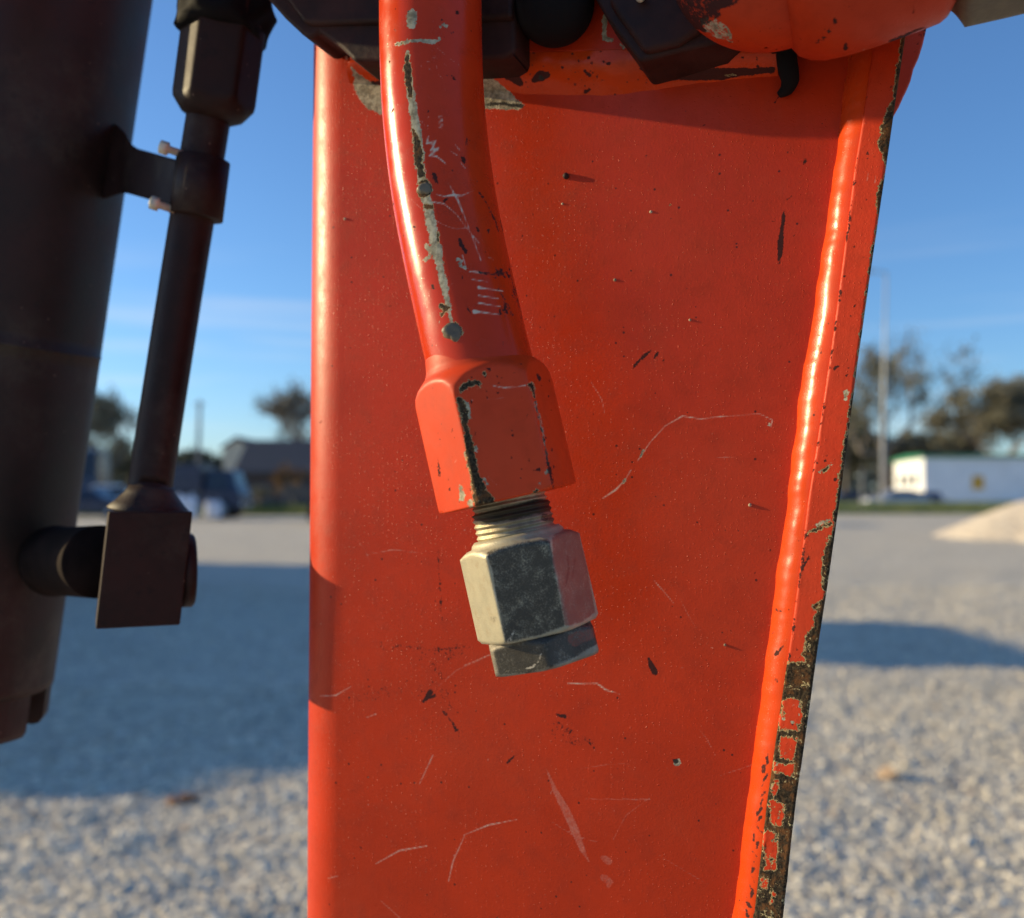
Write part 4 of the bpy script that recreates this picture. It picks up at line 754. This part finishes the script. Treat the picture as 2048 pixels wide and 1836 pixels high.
# ================================================================== bent steel tube with fittings, in front of the panel
DT = .0425
tube = empty('hydraulic_line', pan(861, -60, DT), 'bent orange steel tube with scraped paint ending in a hexagonal fitting', 'hydraulic line')
DD = lambda y: .0425 + .006 * float(smooth(250, 800, y))
CL = [(861, -330), (861, -200), (861, -80), (861, 0), (862, 100), (866, 200), (875, 300), (889, 400), (908, 500), (930, 600), (953, 700), (966, 752)]
RT_ = .01535
def rad_px(px, d): return px * d / FPX
TG = tube_path([pan(x, y, DD(y)) for x, y in CL], [RT_ * (1 - .028 * float(smooth(250, 800, y))) for x, y in CL], 200, .00055)
TG = TG + unit([0, -1, 0]) * (fbm(TG, 60, 21) * .00012)[..., None]
body = gridmesh('bent_tube', TG, M_TUBE, tube, closeu=True)
ZT = lambda pts: zz(*TUBE_Z, pts)
tm = [('A', ZT([(266, 160, 14), (275, 300, 22), (290, 420, 24), (305, 520, 24), (320, 640, 30), (338, 780, 28), (345, 860, 22), (360, 920, 36), (380, 1010, 28), (395, 1100, 28), (415, 1190, 28), (435, 1290, 26), (455, 1380, 22), (475, 1480, 20), (490, 1560, 18), (508, 1640, 12), (520, 1690, 10)])),
 ('R', ZT([(264, 170, 14), (270, 250, 22), (275, 340, 20), (285, 400, 8)])), ('R', ZT([(295, 580, 8), (315, 650, 22), (330, 740, 24), (345, 840, 20)])), ('R', ZT([(358, 900, 34), (362, 945, 26)])), ('R', ZT([(372, 1015, 20), (398, 1020, 16)])), ('R', ZT([(435, 1165, 10), (438, 1215, 8)])), ('R', ZT([(462, 1330, 8)])),
 ('R', ZT([(462, 1575, 20), (490, 1590, 16), (455, 1625, 9)])), ('A', ZT([(370, 1240, 12), (398, 1262, 20)])), ('A', ZT([(365, 1315, 7), (385, 1300, 9)])), ('G', ZT([(300, 1130, 6), (310, 1150, 5)]), .8), ('G', ZT([(405, 1455, 6), (412, 1475, 6)]), .8), ('A', ZT([(443, 1665, 8)])), ('R', ZT([(525, 1715, 50)])), ('R', ZT([(362, 925, 44)])),
 ('A', [(824, 27, 9.5), (823, 49, 9)]), ('A', zz(*TOP_Z, [(1110, 360, 20), (1160, 345, 18), (1240, 330, 12), (1340, 330, 14), (1430, 338, 16), (1450, 315, 14)])), ('R', zz(*TOP_Z, [(1115, 360, 12)])), ('R', zz(*TOP_Z, [(1160, 350, 12)])),
 ('A', zz(*TOP_Z, [(1465, 220, 6), (1490, 205, 10), (1520, 215, 8)])), ('B', zz(*TOP_Z, [(1400, 360, 2), (1500, 440, 4)]), .75), ('B', zz(*TOP_Z, [(1545, 480, 4), (1580, 500, 4)]), .8), ('B', zz(*TOP_Z, [(1610, 520, 3), (1632, 560, 3)]), .8),
 ('B', ZT([(430, 950, 5), (475, 960, 5), (520, 953, 9), (570, 955, 6), (640, 927, 2)])), ('B', ZT([(395, 990, 6), (470, 1000, 6), (540, 1060, 4), (600, 1140, 3), (668, 1222, 5)])), ('B', ZT([(495, 885, 3), (550, 985, 8), (600, 1110, 3), (678, 1318, 5)])), ('B', ZT([(415, 1090, 4), (470, 1120, 3), (525, 1140, 4), (600, 1135, 3)])),
 ('B', ZT([(530, 665, 3), (556, 698, 5)])), ('B', ZT([(500, 702, 3), (542, 728, 4)])), ('B', ZT([(562, 768, 3), (590, 802, 5)])), ('B', ZT([(385, 620, 5), (372, 665, 5), (425, 648, 6), (395, 705, 6), (440, 688, 7), (388, 732, 6), (430, 735, 7), (480, 776, 5)])), ('B', ZT([(370, 640, 4), (420, 690, 4), (400, 725, 4), (437, 700, 4)])), ('B', ZT([(285, 975, 2), (345, 1030, 3)]), .8), ('B', ZT([(470, 1490, 2), (520, 1445, 2)]), .8), ('B', ZT([(720, 1300, 3), (750, 1315, 3)]), .7),
 ('A', ZT([(548, 1310, 10), (575, 1320, 8), (555, 1335, 8), (600, 1365, 5)])), ('B', ZT([(572, 1290, 6), (590, 1340, 5)])),
 ('B', ZT([(612, 1381, 5), (650, 1383, 8), (700, 1392, 5)])), ('B', ZT([(628, 1425, 5), (712, 1437, 5)])), ('B', ZT([(665, 1470, 12), (700, 1475, 6), (800, 1490, 5)])), ('B', ZT([(665, 1515, 7), (775, 1532, 5)])), ('B', ZT([(663, 1557, 7), (705, 1562, 7)])), ('B', ZT([(715, 1566, 5), (785, 1576, 5)])), ('B', ZT([(640, 1605, 14), (680, 1608, 8), (780, 1622, 5)])),
 ('G', ZT([(665, 1385, 4), (740, 1397, 7), (790, 1385, 9)]), .8), ('G', ZT([(760, 1355, 5), (775, 1400, 9), (800, 1395, 6)]), .85),
 ('G', ZT([(415, 838, 8), (425, 865, 12), (434, 890, 3)])), ('G', ZT([(560, 1200, 6), (567, 1230, 14), (590, 1265, 14)])), ('G', ZT([(475, 985, 8), (492, 975, 7)]), .75), ('G', ZT([(660, 930, 2), (700, 980, 3), (735, 1050, 2), (775, 1150, 4)]), .85), ('G', ZT([(575, 745, 8), (585, 775, 4)])), ('G', ZT([(715, 1150, 6), (722, 1170, 5)]), .8), ('G', ZT([(655, 1130, 3), (662, 1155, 5)])), ('G', ZT([(795, 1095, 6), (803, 1150, 4)])), ('G', ZT([(113, 295, 5)])), ('G', ZT([(598, 1575, 4), (615, 1610, 5)])), ('G', ZT([(645, 860, 3), (660, 880, 4)])), ('G', ZT([(600, 635, 6), (595, 670, 4)])), ('G', ZT([(515, 285, 4), (528, 305, 4)])),
 ('G', zz(*TOP_Z, [(1600, 95, 10), (1610, 115, 6)])), ('G', zz(*TOP_Z, [(1475, 160, 8)]))]
for i in range(6): tm.append(('B', ZT([(440, 508 + i * 13, 3), (462, 512 + i * 13 + (i % 2) * 4, 4)])))
for i in range(12): tm.append(('B', ZT([(rd.uniform(345, 385), rd.uniform(440, 600), rd.uniform(2, 5))])))
for i in range(9): tm.append(('B', ZT([(x := rd.uniform(320, 480), y := rd.uniform(130, 280), 2), (x + rd.uniform(4, 20), y + rd.uniform(4, 20), 3)])))
for i in range(34): tm.append(('G', ZT([(x := rd.gauss(797, 16), y := rd.uniform(1360, 1620), 1), (x + rd.uniform(-14, 14), y + rd.uniform(4, 34), rd.uniform(1, 8))]), rd.uniform(.6, .85)))
for i in range(26): tm.append(('G', ZT([(x := 835 + (y0 := rd.uniform(1360, 1640)) * .25 - 340, y0, 1), (x + rd.uniform(-6, 12), y0 + rd.uniform(8, 40), rd.uniform(.5, 3))]), .8))
for i in range(60): tm.append(('G', S((x := rd.uniform(770, 1050), y := rd.uniform(10, 740), .2), (x + rd.uniform(-3, 3), y + rd.uniform(0, 6), rd.uniform(.2, 1.6)))))
paint(body, tm)
# raised bare weld nub low on the tube
def tube_front(px, py):
    d2 = pan(px, py, DD(py)); Vv = TG.reshape(-1, 3); X, Y = topx(Vv); k = np.hypot(X - px, Y - py) + 1e4 * ((Vv - CAM) @ FW > (d2 - CAM) @ FW); return Vv[np.argmin(k)]
for px, py, r_ in ((908, 663, .0029), (851, 378, .0021)):
    q = tube_front(px, py); nq = unit(np.array([(px - 960) * .0009, -1, .1]))
    def rf(ph, t, r): return r * (1 + .14 * np.sin(ph * 2 + .6) + .10 * np.sin(3 * ph + t * 1400) + .05 * np.sin(7 * ph + 1 + t * 3000))
    lathe('weld_nub', q - nq * .0012, q + nq * .0014, [(0, r_), (.0010, r_ * .98), (.0014, r_ * .86), (.0017, r_ * .7), (.00175, r_ * .45), (.0016, r_ * .05)], M_OLIVE, tube, 40, rfun=rf)

# fittings share one leaning axis
AX0 = pan(957, 735, .0482); AX1 = pan(1092, 1325, .0425); AXD = unit(AX1 - AX0); ALEN = np.linalg.norm(AX1 - AX0)
def t_at(py): return ALEN * (py - 735) / (1325 - 735)
def hexr(ap, clip, rot, k=60.):
    def f(ph, t, r):
        a = np.mod(ph - rot + math.pi / 6, math.pi / 3) - math.pi / 6
        hx = ap / np.cos(a); c = r
        return -np.log(np.exp(-k * 100 * hx) + np.exp(-k * 100 * np.minimum(c, 1))) / (k * 100)
    return f
def lin(pts, step):
    out = []
    for (t0, r0), (t1, r1) in zip(pts[:-1], pts[1:]):
        n = max(1, int(abs(t1 - t0) / step)); out += [(t0 + (t1 - t0) * i / n, r0 + (r1 - r0) * i / n) for i in range(n)]
    return out + [pts[-1]]
sgn = 1
# which way phi grows: e2 = ax x e1 ; for a downward axis and e1 towards the camera it points to the left
T0, T1 = t_at(742), t_at(1000)
KS = .962; RH = .0209 * KS
prof = lin([(T0 - .006, .0143), (T0 - .0022, .0149), (T0 - .0004, .0157), (T0 + .0010, .0171), (T0 + .0024, .0184), (T0 + .0044, .0195), (T0 + .0068, .0200), (T1 - .0012, .0201), (T1 - .0004, .0199), (T1, .0191), (T1 + .0002, .0150), (T1 + .0002, .010)], .0005)
hexn = lathe('hexagonal_fitting', AX0, AX1, prof, M_HEX, tube, 300, rfun=hexr(RH * .866, 0, R(-7)))
ZH = lambda pts: zz(*HEX_Z, pts)
hm = [('R', ZH([(565, 480, 26), (580, 540, 30), (600, 600, 40), (610, 650, 26), (620, 740, 22), (640, 830, 30), (655, 930, 36), (680, 1050, 38), (705, 1150, 46), (740, 1260, 70), (780, 1350, 80)])), ('R', ZH([(860, 1350, 30), (940, 1372, 12)])),
 ('A', ZH([(600, 500, 20), (625, 560, 26), (640, 620, 24)])), ('A', ZH([(690, 880, 18), (700, 900, 14)])), ('A', ZH([(770, 1130, 14), (800, 1180, 10)]), .8),
 ('R', ZH([(570, 415, 16), (600, 375, 28), (650, 350, 24), (710, 352, 24), (735, 375, 14)])), ('R', ZH([(1140, 370, 20), (1160, 400, 14), (1175, 470, 8)])), ('A', ZH([(1180, 500, 6), (1210, 640, 8), (1235, 740, 5), (1255, 850, 6), (1275, 950, 7), (1290, 1020, 5)])),
 ('G', ZH([(1175, 480, 3), (1200, 600, 4), (1250, 820, 2), (1300, 1080, 14), (1320, 1180, 6), (1330, 1225, 8)])), ('A', ZH([(1275, 1072, 14)])), ('R', ZH([(1190, 1215, 16), (1182, 1260, 26), (1180, 1305, 26)])), ('R', ZH([(1225, 1275, 12), (1320, 1240, 10)])), ('R', ZH([(1395, 1245, 8), (1440, 1235, 10)])),
 ('A', ZH([(1215, 1165, 9)])), ('G', ZH([(800, 238, 18)])), ('R', ZH([(765, 265, 12)])), ('G', ZH([(1190, 285, 14), (1215, 315, 14)])), ('B', ZH([(840, 370, 9), (880, 380, 7), (940, 388, 10), (1010, 380, 6), (1100, 368, 8)])),
 ('A', ZH([(575, 1195, 14), (590, 1260, 24), (575, 1295, 14)])), ('A', ZH([(615, 915, 13), (615, 935, 11)])), ('A', ZH([(637, 1005, 11), (638, 1025, 10)])), ('A', ZH([(648, 1310, 12), (665, 1370, 20), (650, 1420, 22), (690, 1400, 16)])),
 ('B', ZH([(520, 1000, 3), (540, 975, 4)])), ('B', ZH([(790, 1105, 4), (870, 1180, 4)]), .7), ('G', ZH([(1040, 190, 5), (1065, 195, 5)])), ('G', ZH([(985, 265, 3), (1040, 262, 4)]), .8), ('B', ZH([(665, 488, 8)])), ('B', ZH([(790, 485, 4), (920, 465, 5)]), .75), ('G', ZH([(390, 960, 4), (400, 1100, 5)]), .7), ('G', ZH([(1150, 1060, 4), (1210, 1050, 9)]), .9)]
for i in range(60): hm.append(('G', ZH([(x := rd.uniform(300, 1400), y := rd.uniform(200, 1350), 1), (x + rd.uniform(-8, 8), y + rd.uniform(0, 22), rd.uniform(1, 5))])))
paint(hexn, hm)
# threaded stub
t0, t1 = T1, t_at(1085); RTH = .0110
tt = np.arange(t0 - .002, t1, .00012)
def thr(ph, t, r): return r + .00062 * np.abs(np.mod((t / .00165 + ph / (2 * math.pi)), 1) - .5) * 2 - .0003
th = lathe('threaded_stub', AX0, AX1, [(t, RTH - .0006 * (t < t0 + .0025)) for t in tt] + [(t1 + .001, RTH)], M_THREAD, tube, 160, rfun=thr)
paint(th, [('G', ZH([(640, 1440, 16), (800, 1440, 50), (1000, 1400, 60), (1200, 1350, 60), (1320, 1340, 50)])), ('G', ZH([(1250, 1440, 30), (1330, 1440, 30)]), .6)])
# grey cap nut
C0, C1 = t_at(1083), t_at(1262); RC = .0174
prof = lin([(C0 - .0022, .0100), (C0 - .0020, .0122), (C0 - .0012, .0130), (C0 - .0002, .0134), (C0 + .0002, .0149), (C0 + .0018, .0174), (C1 - .0010, .0175), (C1 - .0001, .0165), (C1, .0150), (C1, .010)], .0006)
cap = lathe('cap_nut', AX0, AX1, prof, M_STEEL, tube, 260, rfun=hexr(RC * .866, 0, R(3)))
ZC = lambda pts: zz(850, 980, 4.333, pts)
cm = [('G', ZC([(525, 530), (760, 470), (1000, 415), (1085, 430), (1120, 640), (1165, 900), (1215, 1180), (1050, 1240), (860, 1300), (700, 1330), (640, 1050), (580, 700)]), .70), ('R', ZC([(1100, 400), (1200, 340), (1320, 320), (1400, 640), (1475, 1060), (1350, 1150), (1215, 1180), (1165, 900), (1110, 640)]), .66),  # R polygon paints the orange panel's reflection onto the right facet
 ('G', ZC([(1235, 560, 5), (1245, 700, 12), (1215, 850, 5)]), .7), ('G', ZC([(1300, 590, 3), (1285, 700, 6), (1275, 770, 3)]), .62), ('G', ZC([(950, 900, 8), (890, 990, 10), (830, 1110, 10), (770, 1280, 10)]), .74), ('G', ZC([(600, 1120, 20), (560, 1110, 16)]), .45),
 ('B', ZC([(775, 1215, 3), (750, 1270, 4), (715, 1305, 4)])), ('B', ZC([(760, 1290, 3), (720, 1330, 5)])), ('B', ZC([(530, 545, 2), (575, 700, 2), (625, 1000, 1), (660, 1180, 2)]), .6)]
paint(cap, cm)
D0, D1 = C1, t_at(1322); RD = .0166
prof = lin([(D0 - .001, .0132), (D0 + .0002, .0150), (D0 + .0012, .0162), (D1 - .0008, .0166), (D1, .0158), (D1 + .0001, .008)], .0006)
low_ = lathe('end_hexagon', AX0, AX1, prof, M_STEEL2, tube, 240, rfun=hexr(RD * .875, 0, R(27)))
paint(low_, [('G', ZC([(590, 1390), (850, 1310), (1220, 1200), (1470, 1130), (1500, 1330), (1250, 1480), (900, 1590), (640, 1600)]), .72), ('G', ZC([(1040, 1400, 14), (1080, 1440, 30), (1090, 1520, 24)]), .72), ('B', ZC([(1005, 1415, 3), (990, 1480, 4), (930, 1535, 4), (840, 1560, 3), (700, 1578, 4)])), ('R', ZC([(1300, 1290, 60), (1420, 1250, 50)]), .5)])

# ================================================================== left: cylinder in shade with its feed tube
DC = .449
cyl = empty('hydraulic_cylinder', P(60, 1460, DC), 'dark grimy hydraulic cylinder with a thin feed tube clamped along its side', 'hydraulic cylinder')
RCY = .043
def cyl_ax(py):
    """centre so that the right outline passes the traced line"""
    D_ = float(np.interp(py, [-330, 1350], [.443, .458]))
    xr = np.interp(py, [-400, 0, 600, 1020, 1227, 1350, 1450], [349, 290, 197, 136, 110, 95, 82]); return P(xr - RCY * FPX / D_ * 1.02, py, D_)
B0, B1 = cyl_ax(-330), cyl_ax(1350); BL = np.linalg.norm(B1 - B0)
barrel = lathe('barrel', B0, B1, lin([(0, RCY), (BL * .58, RCY), (BL * .594, RCY), (BL * .5945, RCY + .0003), (BL * .598, RCY + .0003), (BL * .5985, RCY), (BL * .612, RCY), (BL * .99, RCY), (BL, RCY), (BL, RCY - .003)], .004), M_DARK2, cyl, 96)
def slot(ph, t, r): return r
# castellated end ring: two arcs with a gap
e_ax = unit(B1 - B0)
def ring(name, a0, a1, length, rr=RCY * .985, th=.012, mat=M_DARK2):
    e1 = unit(np.array([0, -1., 0]) - e_ax * (np.array([0, -1., 0]) @ e_ax)); e2 = np.cross(e_ax, e1); q = np.linspace(a0, a1, 40)
    G = []
    for rad, t in [(rr, .0004), (rr, length - .004), (rr - .0015, length - .001), (rr - .004, length), (rr - th, length), (rr - th, .0004), (rr, .0004)]:
        G.append(B1 + e_ax * t + (np.cos(q)[:, None] * e1 + np.sin(q)[:, None] * e2) * rad)
    G = np.array(G)
    V = G.reshape(-1, 3); idx = np.arange(len(V)).reshape(7, 40); F = [tuple(int(x) for x in (idx[i, j], idx[i + 1, j], idx[i + 1, j + 1], idx[i, j + 1])) for i in range(6) for j in range(39)]
    F += [tuple(int(x) for x in idx[:6, 0]), tuple(int(x) for x in idx[5::-1, -1])]
    return pydata(name, V, F, mat, cyl, sm=False)
pxa = lambda x: x
lathe('gland_core', B1 - e_ax * .002, B1 + e_ax * .020, [(0, RCY - .014), (.014, RCY - .014), (.0142, .01)], M_BLACK, cyl, 48)
EL = .0215
ring('end_collar', R(-132), R(-96), EL * .86); ring('end_collar', R(-78), R(126), EL); ring('end_collar', R(134), R(222), EL)
# feed tube
FT = [(424, 190, .394), (416, 241, .395), (355, 620, .397), (304, 950, .396), (299, 1000, .392)]
FG = tube_path([P(*a) for a in FT], [.0086] * 5, 48, .002)
feed = gridmesh('feed_tube', FG, M_DARK, cyl, closeu=True)
fa, fb = P(447, 60, .392), P(424, 232, .394); fl = np.linalg.norm(fb - fa)
fit = lathe('hexagonal_fitting', fa, fb, lin([(-.02, .0160), (fl * .80, .0161), (fl * .86, .0157), (fl * 1.0, .0120), (fl * 1.05, .0086)], .002), M_DARK, cyl, 120, rfun=hexr(.0143, 0, R(-16)))
def boot(ph, t, r): return r * (1 + .10 * np.sin(2 * ph + 1.0) * np.sin(t * 260) + .07 * np.sin(3 * ph + t * 330) + .03 * np.sin(9 * ph + t * 900))
lathe('rubber_boot', P(458, -80, .394), P(443, 82, .392), [(0, .0176), (.006, .018), (.015, .0170), (.021, .0184), (.027, .0180), (.0300, .0177), (.0318, .0165), (.0323, .0143)], M_BLACK, cyl, 96, rfun=boot)
# clamp bracket reaching from the barrel to the tube, with its bolts
bp_ = [(200, 235, 402, .440), (235, 250, 394, .437), (250, 264, 388, .432), (262, 288, 386, .424), (275, 297, 389, .418), (310, 307, 399, .406), (345, 317, 410, .394), (392, 331, 424, .3905)]
V = []; 
for x, ya, yb, d_ in bp_: V += [P(x, ya, d_), P(x - 12, yb, d_), P(x, ya, d_ + .013), P(x - 12, yb, d_ + .013)]
F = [(0, 1, 3, 2), (28, 30, 31, 29)]
for i in range(7): a = i * 4; F += [(a, a + 4, a + 5, a + 1), (a + 2, a + 3, a + 7, a + 6), (a, a + 2, a + 6, a + 4), (a + 1, a + 5, a + 7, a + 3)]
clb = pydata('clamp_bracket', V, F, M_DARK, cyl, True); bevel(clb, .001)
lathe('weld_nub', P(152, 684, .4425), P(150, 684, .436), [(0, .0026), (.0014, .0024), (.0024, .0015), (.0027, .0002)], M_BROWN, cyl, 24)
ca, cb = P(407, 318, .394), P(392, 436, .394); cl_ = np.linalg.norm(cb - ca)
lathe('clamp_collar', ca, cb, [(0, .0088), (.0002, .0104), (cl_ - .0003, .0104), (cl_, .0088)], M_DARK, cyl, 60)
bv_ = unit(np.array([-.9, -.25, .25]))
for px, py, d_ in ((341, 300, .388), (322, 411, .388)):
    q = P(px, py, d_); lathe('clamp_bolt', q + bv_ * .0045, q - bv_ * .006, [(0, .0012), (.0004, .0027), (.0036, .0028), (.0039, .0015), (.0100, .0015)], M_CREAM, cyl, 36, rfun=hexr(.0025, 0, 0))
# elbow block
DBK = .3903; bk = P(286, 1133, DBK); rzb = R(23)
ux = np.array([math.cos(rzb), math.sin(rzb), 0]); uy = np.array([-math.sin(rzb), math.cos(rzb), 0]); lean = unit(P(300, 1020, DBK) - P(274, 1252, DBK))
hw, hd, hh = .0151, .0162, .0222; V = []
for sz_ in (-1, 1):
    for sx_, sy_ in ((-1, -1), (1, -1), (1, 1), (-1, 1)): V.append(bk + ux * hw * sx_ + uy * hd * sy_ + lean * hh * sz_)
blk = pydata('elbow_block', V, [(0, 3, 2, 1), (4, 5, 6, 7), (0, 1, 5, 4), (1, 2, 6, 5), (2, 3, 7, 6), (3, 0, 4, 7)], M_BLOCK, cyl); bevel(blk, .0007)
top = bk + lean * hh
lathe('flared_collar', top - lean * .0002, top + lean * .012, [(0, .0155), (.0008, .0158), (.0035, .0130), (.0075, .0096), (.0100, .0085)], M_DARK, cyl, 64)
pr = bk + ux * hw + lean * -.002
lathe('end_plug', pr - ux * .001, pr + ux * .0052, [(0, .0148), (.0046, .0148), (.0056, .0135), (.0058, .006)], M_DARK, cyl, 64)
M_PORT = plain('matt_brown_grime', (.017, .010, .008), .85, var=.4, sc=60, bumpd=.0002, bsc=400, spec=.08)
lathe('port_pipe', P(112, 1122, .437), P(225, 1124, .392), lin([(0, .0158), (.006, .0152), (.012, .0149), (.050, .0149)], .002), M_PORT, cyl, 64)
# unseen plate added above the frame to shade tube top, coupling and panel
shade_m = plain('shade_plate_paint', (.5, .05, .018), .45)
mz = CAM[2] + .182
mt = box('shade_plate', (-.185, .297, mz + .055), (.028, .145, .09), shade_m, cyl, 0, .002)

# ================================================================== fittings along the top edge
fl_ = empty('pipe_flange', pan(800, 60, .007), 'dark grimy steel block behind the bent tube at the top of the panel', 'pipe fitting')
p1 = [(500, -200), (500, -30), (535, -2), (567, 34), (601, 66), (613, 74), (622, 76), (638, 64), (668, 84), (692, 106), (706, 121), (760, 122), (900, 120), (1006, 116), (1024, 108), (1031, 100), (1031, -200)]
f1 = extrude('flange_body', [pan(x, y, .0195) for x, y in p1][::-1], -NV * .0195, M_BROWN, fl_, .0022)
f2 = extrude('upper_step', [pan(x, y, .0222) for x, y in [(520, -200), (560, -20), (606, 44), (620, 47), (960, 38), (1024, 34), (1024, -200)]][::-1], -NV * .004, M_BROWN, fl_, .0016)
plg = empty('rubber_plug', pan(1108, -20, .02), 'round black rubber plug between two dark steel fittings at the top', 'plug')
pa = pan(1108, 8, .004); pb = pan(1110, 14, .028)
lathe('plug_body', pa, pb, [(0, .0128), (.012, .0126), (.017, .0118), (.0205, .0100), (.0225, .0070), (.0235, .002)], M_BLACK, plg, 80)
nut = empty('steel_nut', pan(1330, 40, .02), 'dark grimy hexagonal steel nut with one corner pointing down', 'nut')
pn = [(1192, 0), (1213, 37), (1279, 124), (1359, 103), (1440, 84), (1500, 40), (1520, -40), (1460, -140), (1330, -170), (1180, -130), (1150, -80)]
extrude('nut_body', [pan(x, y, .020) for x, y in pn][::-1], -NV * .0195, M_BROWN, nut, .0014)
pn2 = [(1215, 0), (1232, 28), (1288, 104), (1355, 88), (1400, 60), (1440, -10), (1380, -110), (1250, -90)]
extrude('nut_face', [pan(x, y, .0225) for x, y in pn2][::-1], -NV * .0045, M_BROWN, nut, .0018)
lathe('grease_nipple', pan(1281, -8, .021), pan(1281, 2, .028), [(0, .0016), (.002, .0016), (.004, .0011), (.006, .0009)], M_CREAM, nut, 24)
# orange coupling
cpl = empty('pipe_coupling', pan(1600, -40, .03), 'large rounded orange coupling with worn brown paint and an olive nut at its right end', 'pipe coupling')
DCP = .034; pc = pan(1600, -60, DCP); dC = float((pc - CAM) @ FW); k = dC / FPX
def ell(cx, cy, rx, ry, rz_, name, mat, nn=150, seam=None):
    c = pan(cx, cy, DCP); ph = np.linspace(0, 2 * math.pi, nn, endpoint=False); th_ = np.linspace(.02, math.pi - .02, nn // 2)
    G = np.array([[c + RT * (rx * k * math.sin(t) * math.cos(p)) + FW * (-.85 * ry * k * math.sin(t) * math.sin(p)) + UPV * (ry * k * math.cos(t)) for p in ph] for t in th_])
    return gridmesh(name, G, mat, cpl, closeu=True)
e1_ = ell(1532, -80, 196, 178, 0, 'coupling_bell', M_CAST)
ca_ = pan(1560, -80, DCP); cb_ = pan(1900, -170, DCP - .004); ax_ = unit(cb_ - ca_); kk = k * .98
pf = [(-20, 120), (0, 170), (15, 192), (37, 205), (66, 212), (110, 213), (168, 209), (252, 199), (290, 193), (302, 186), (318, 164), (322, 150)]
cbn = lathe('coupling_body', ca_, cb_, lin([(a * kk, b * kk) for a, b in pf], .0012), M_CAST, cpl, 160)
lathe('olive_nut', ca_, cb_, lin([(316 * kk, 150 * kk), (322 * kk, 178 * kk), (338 * kk, 212 * kk), (420 * kk, 214 * kk), (520 * kk, 214 * kk), (525 * kk, 150 * kk)], .002), M_OLIVE, cpl, 120, rfun=hexr(186 * kk, 0, R(20)))
ZR = lambda pts: zz(1650, 0, 5.1, pts); Z3 = lambda pts: zz(1320, 0, 5.342, pts)
cmk = [('G', Z3([(60, -60), (330, -90), (860, -20), (800, 70), (620, 80), (660, 190), (560, 230), (430, 300), (300, 260), (60, 60)]), .62), ('A', Z3([(430, 200), (600, 190), (690, 260), (750, 330), (780, 460), (600, 400), (470, 330)]), .56), ('G', Z3([(120, 0, 60), (300, 230, 40), (480, 330, 20)]), .8), ('G', Z3([(700, 30, 60), (560, 60, 50)]), .7),
       ('G', Z3([(1905, 0, 14), (1890, 160, 18), (1840, 280, 22), (1760, 400, 20), (1660, 465, 8)]), .85), ('A', Z3([(1830, 290, 12), (1800, 350, 10)])), ('G', Z3([(985, 190, 10)])), ('G', Z3([(1065, 255, 14)])), ('G', Z3([(1600, 40, 8)])),
       ('G', ZR([(200, 450, 20), (205, 500, 14)])), ('G', ZR([(860, 30, 8), (905, 90, 12), (910, 160, 6)]), .85), ('G', ZR([(260, 0, 8), (275, 110, 6)]), .7), ('G', ZR([(680, 240, 10)])), ('G', ZR([(350, 335, 12)])), ('B', ZR([(400, 460, 4), (395, 520, 6), (425, 545, 4)])), ('B', ZR([(960, 170, 4), (990, 210, 4), (1075, 240, 5)])), ('A', ZR([(1270, 130, 10), (1270, 160, 8)]), .8), ('G', ZR([(660, 425, 14), (820, 360, 16), (900, 325, 12), (1020, 280, 10)]), .72), ('G', ZR([(1110, 240, 8)]))]
for i in range(60): cmk.append(('G', S((rd.uniform(1400, 1880), rd.uniform(-10, 110), rd.uniform(.3, 1.6)))))
paint(e1_, cmk); paint(cbn, cmk)
paint(ear_o, [('G', ZR([(1030, 290, 14), (1000, 400, 20), (980, 460, 16)]), .9), ('G', ZR([(900, 610, 20), (830, 760, 40), (790, 850, 24), (760, 930, 20)]), .75), ('A', ZR([(985, 480, 26), (950, 560, 20)]), .6), ('A', ZR([(840, 800, 24), (770, 900, 14)]), .55)])
# dust specks on the bead's outer corner
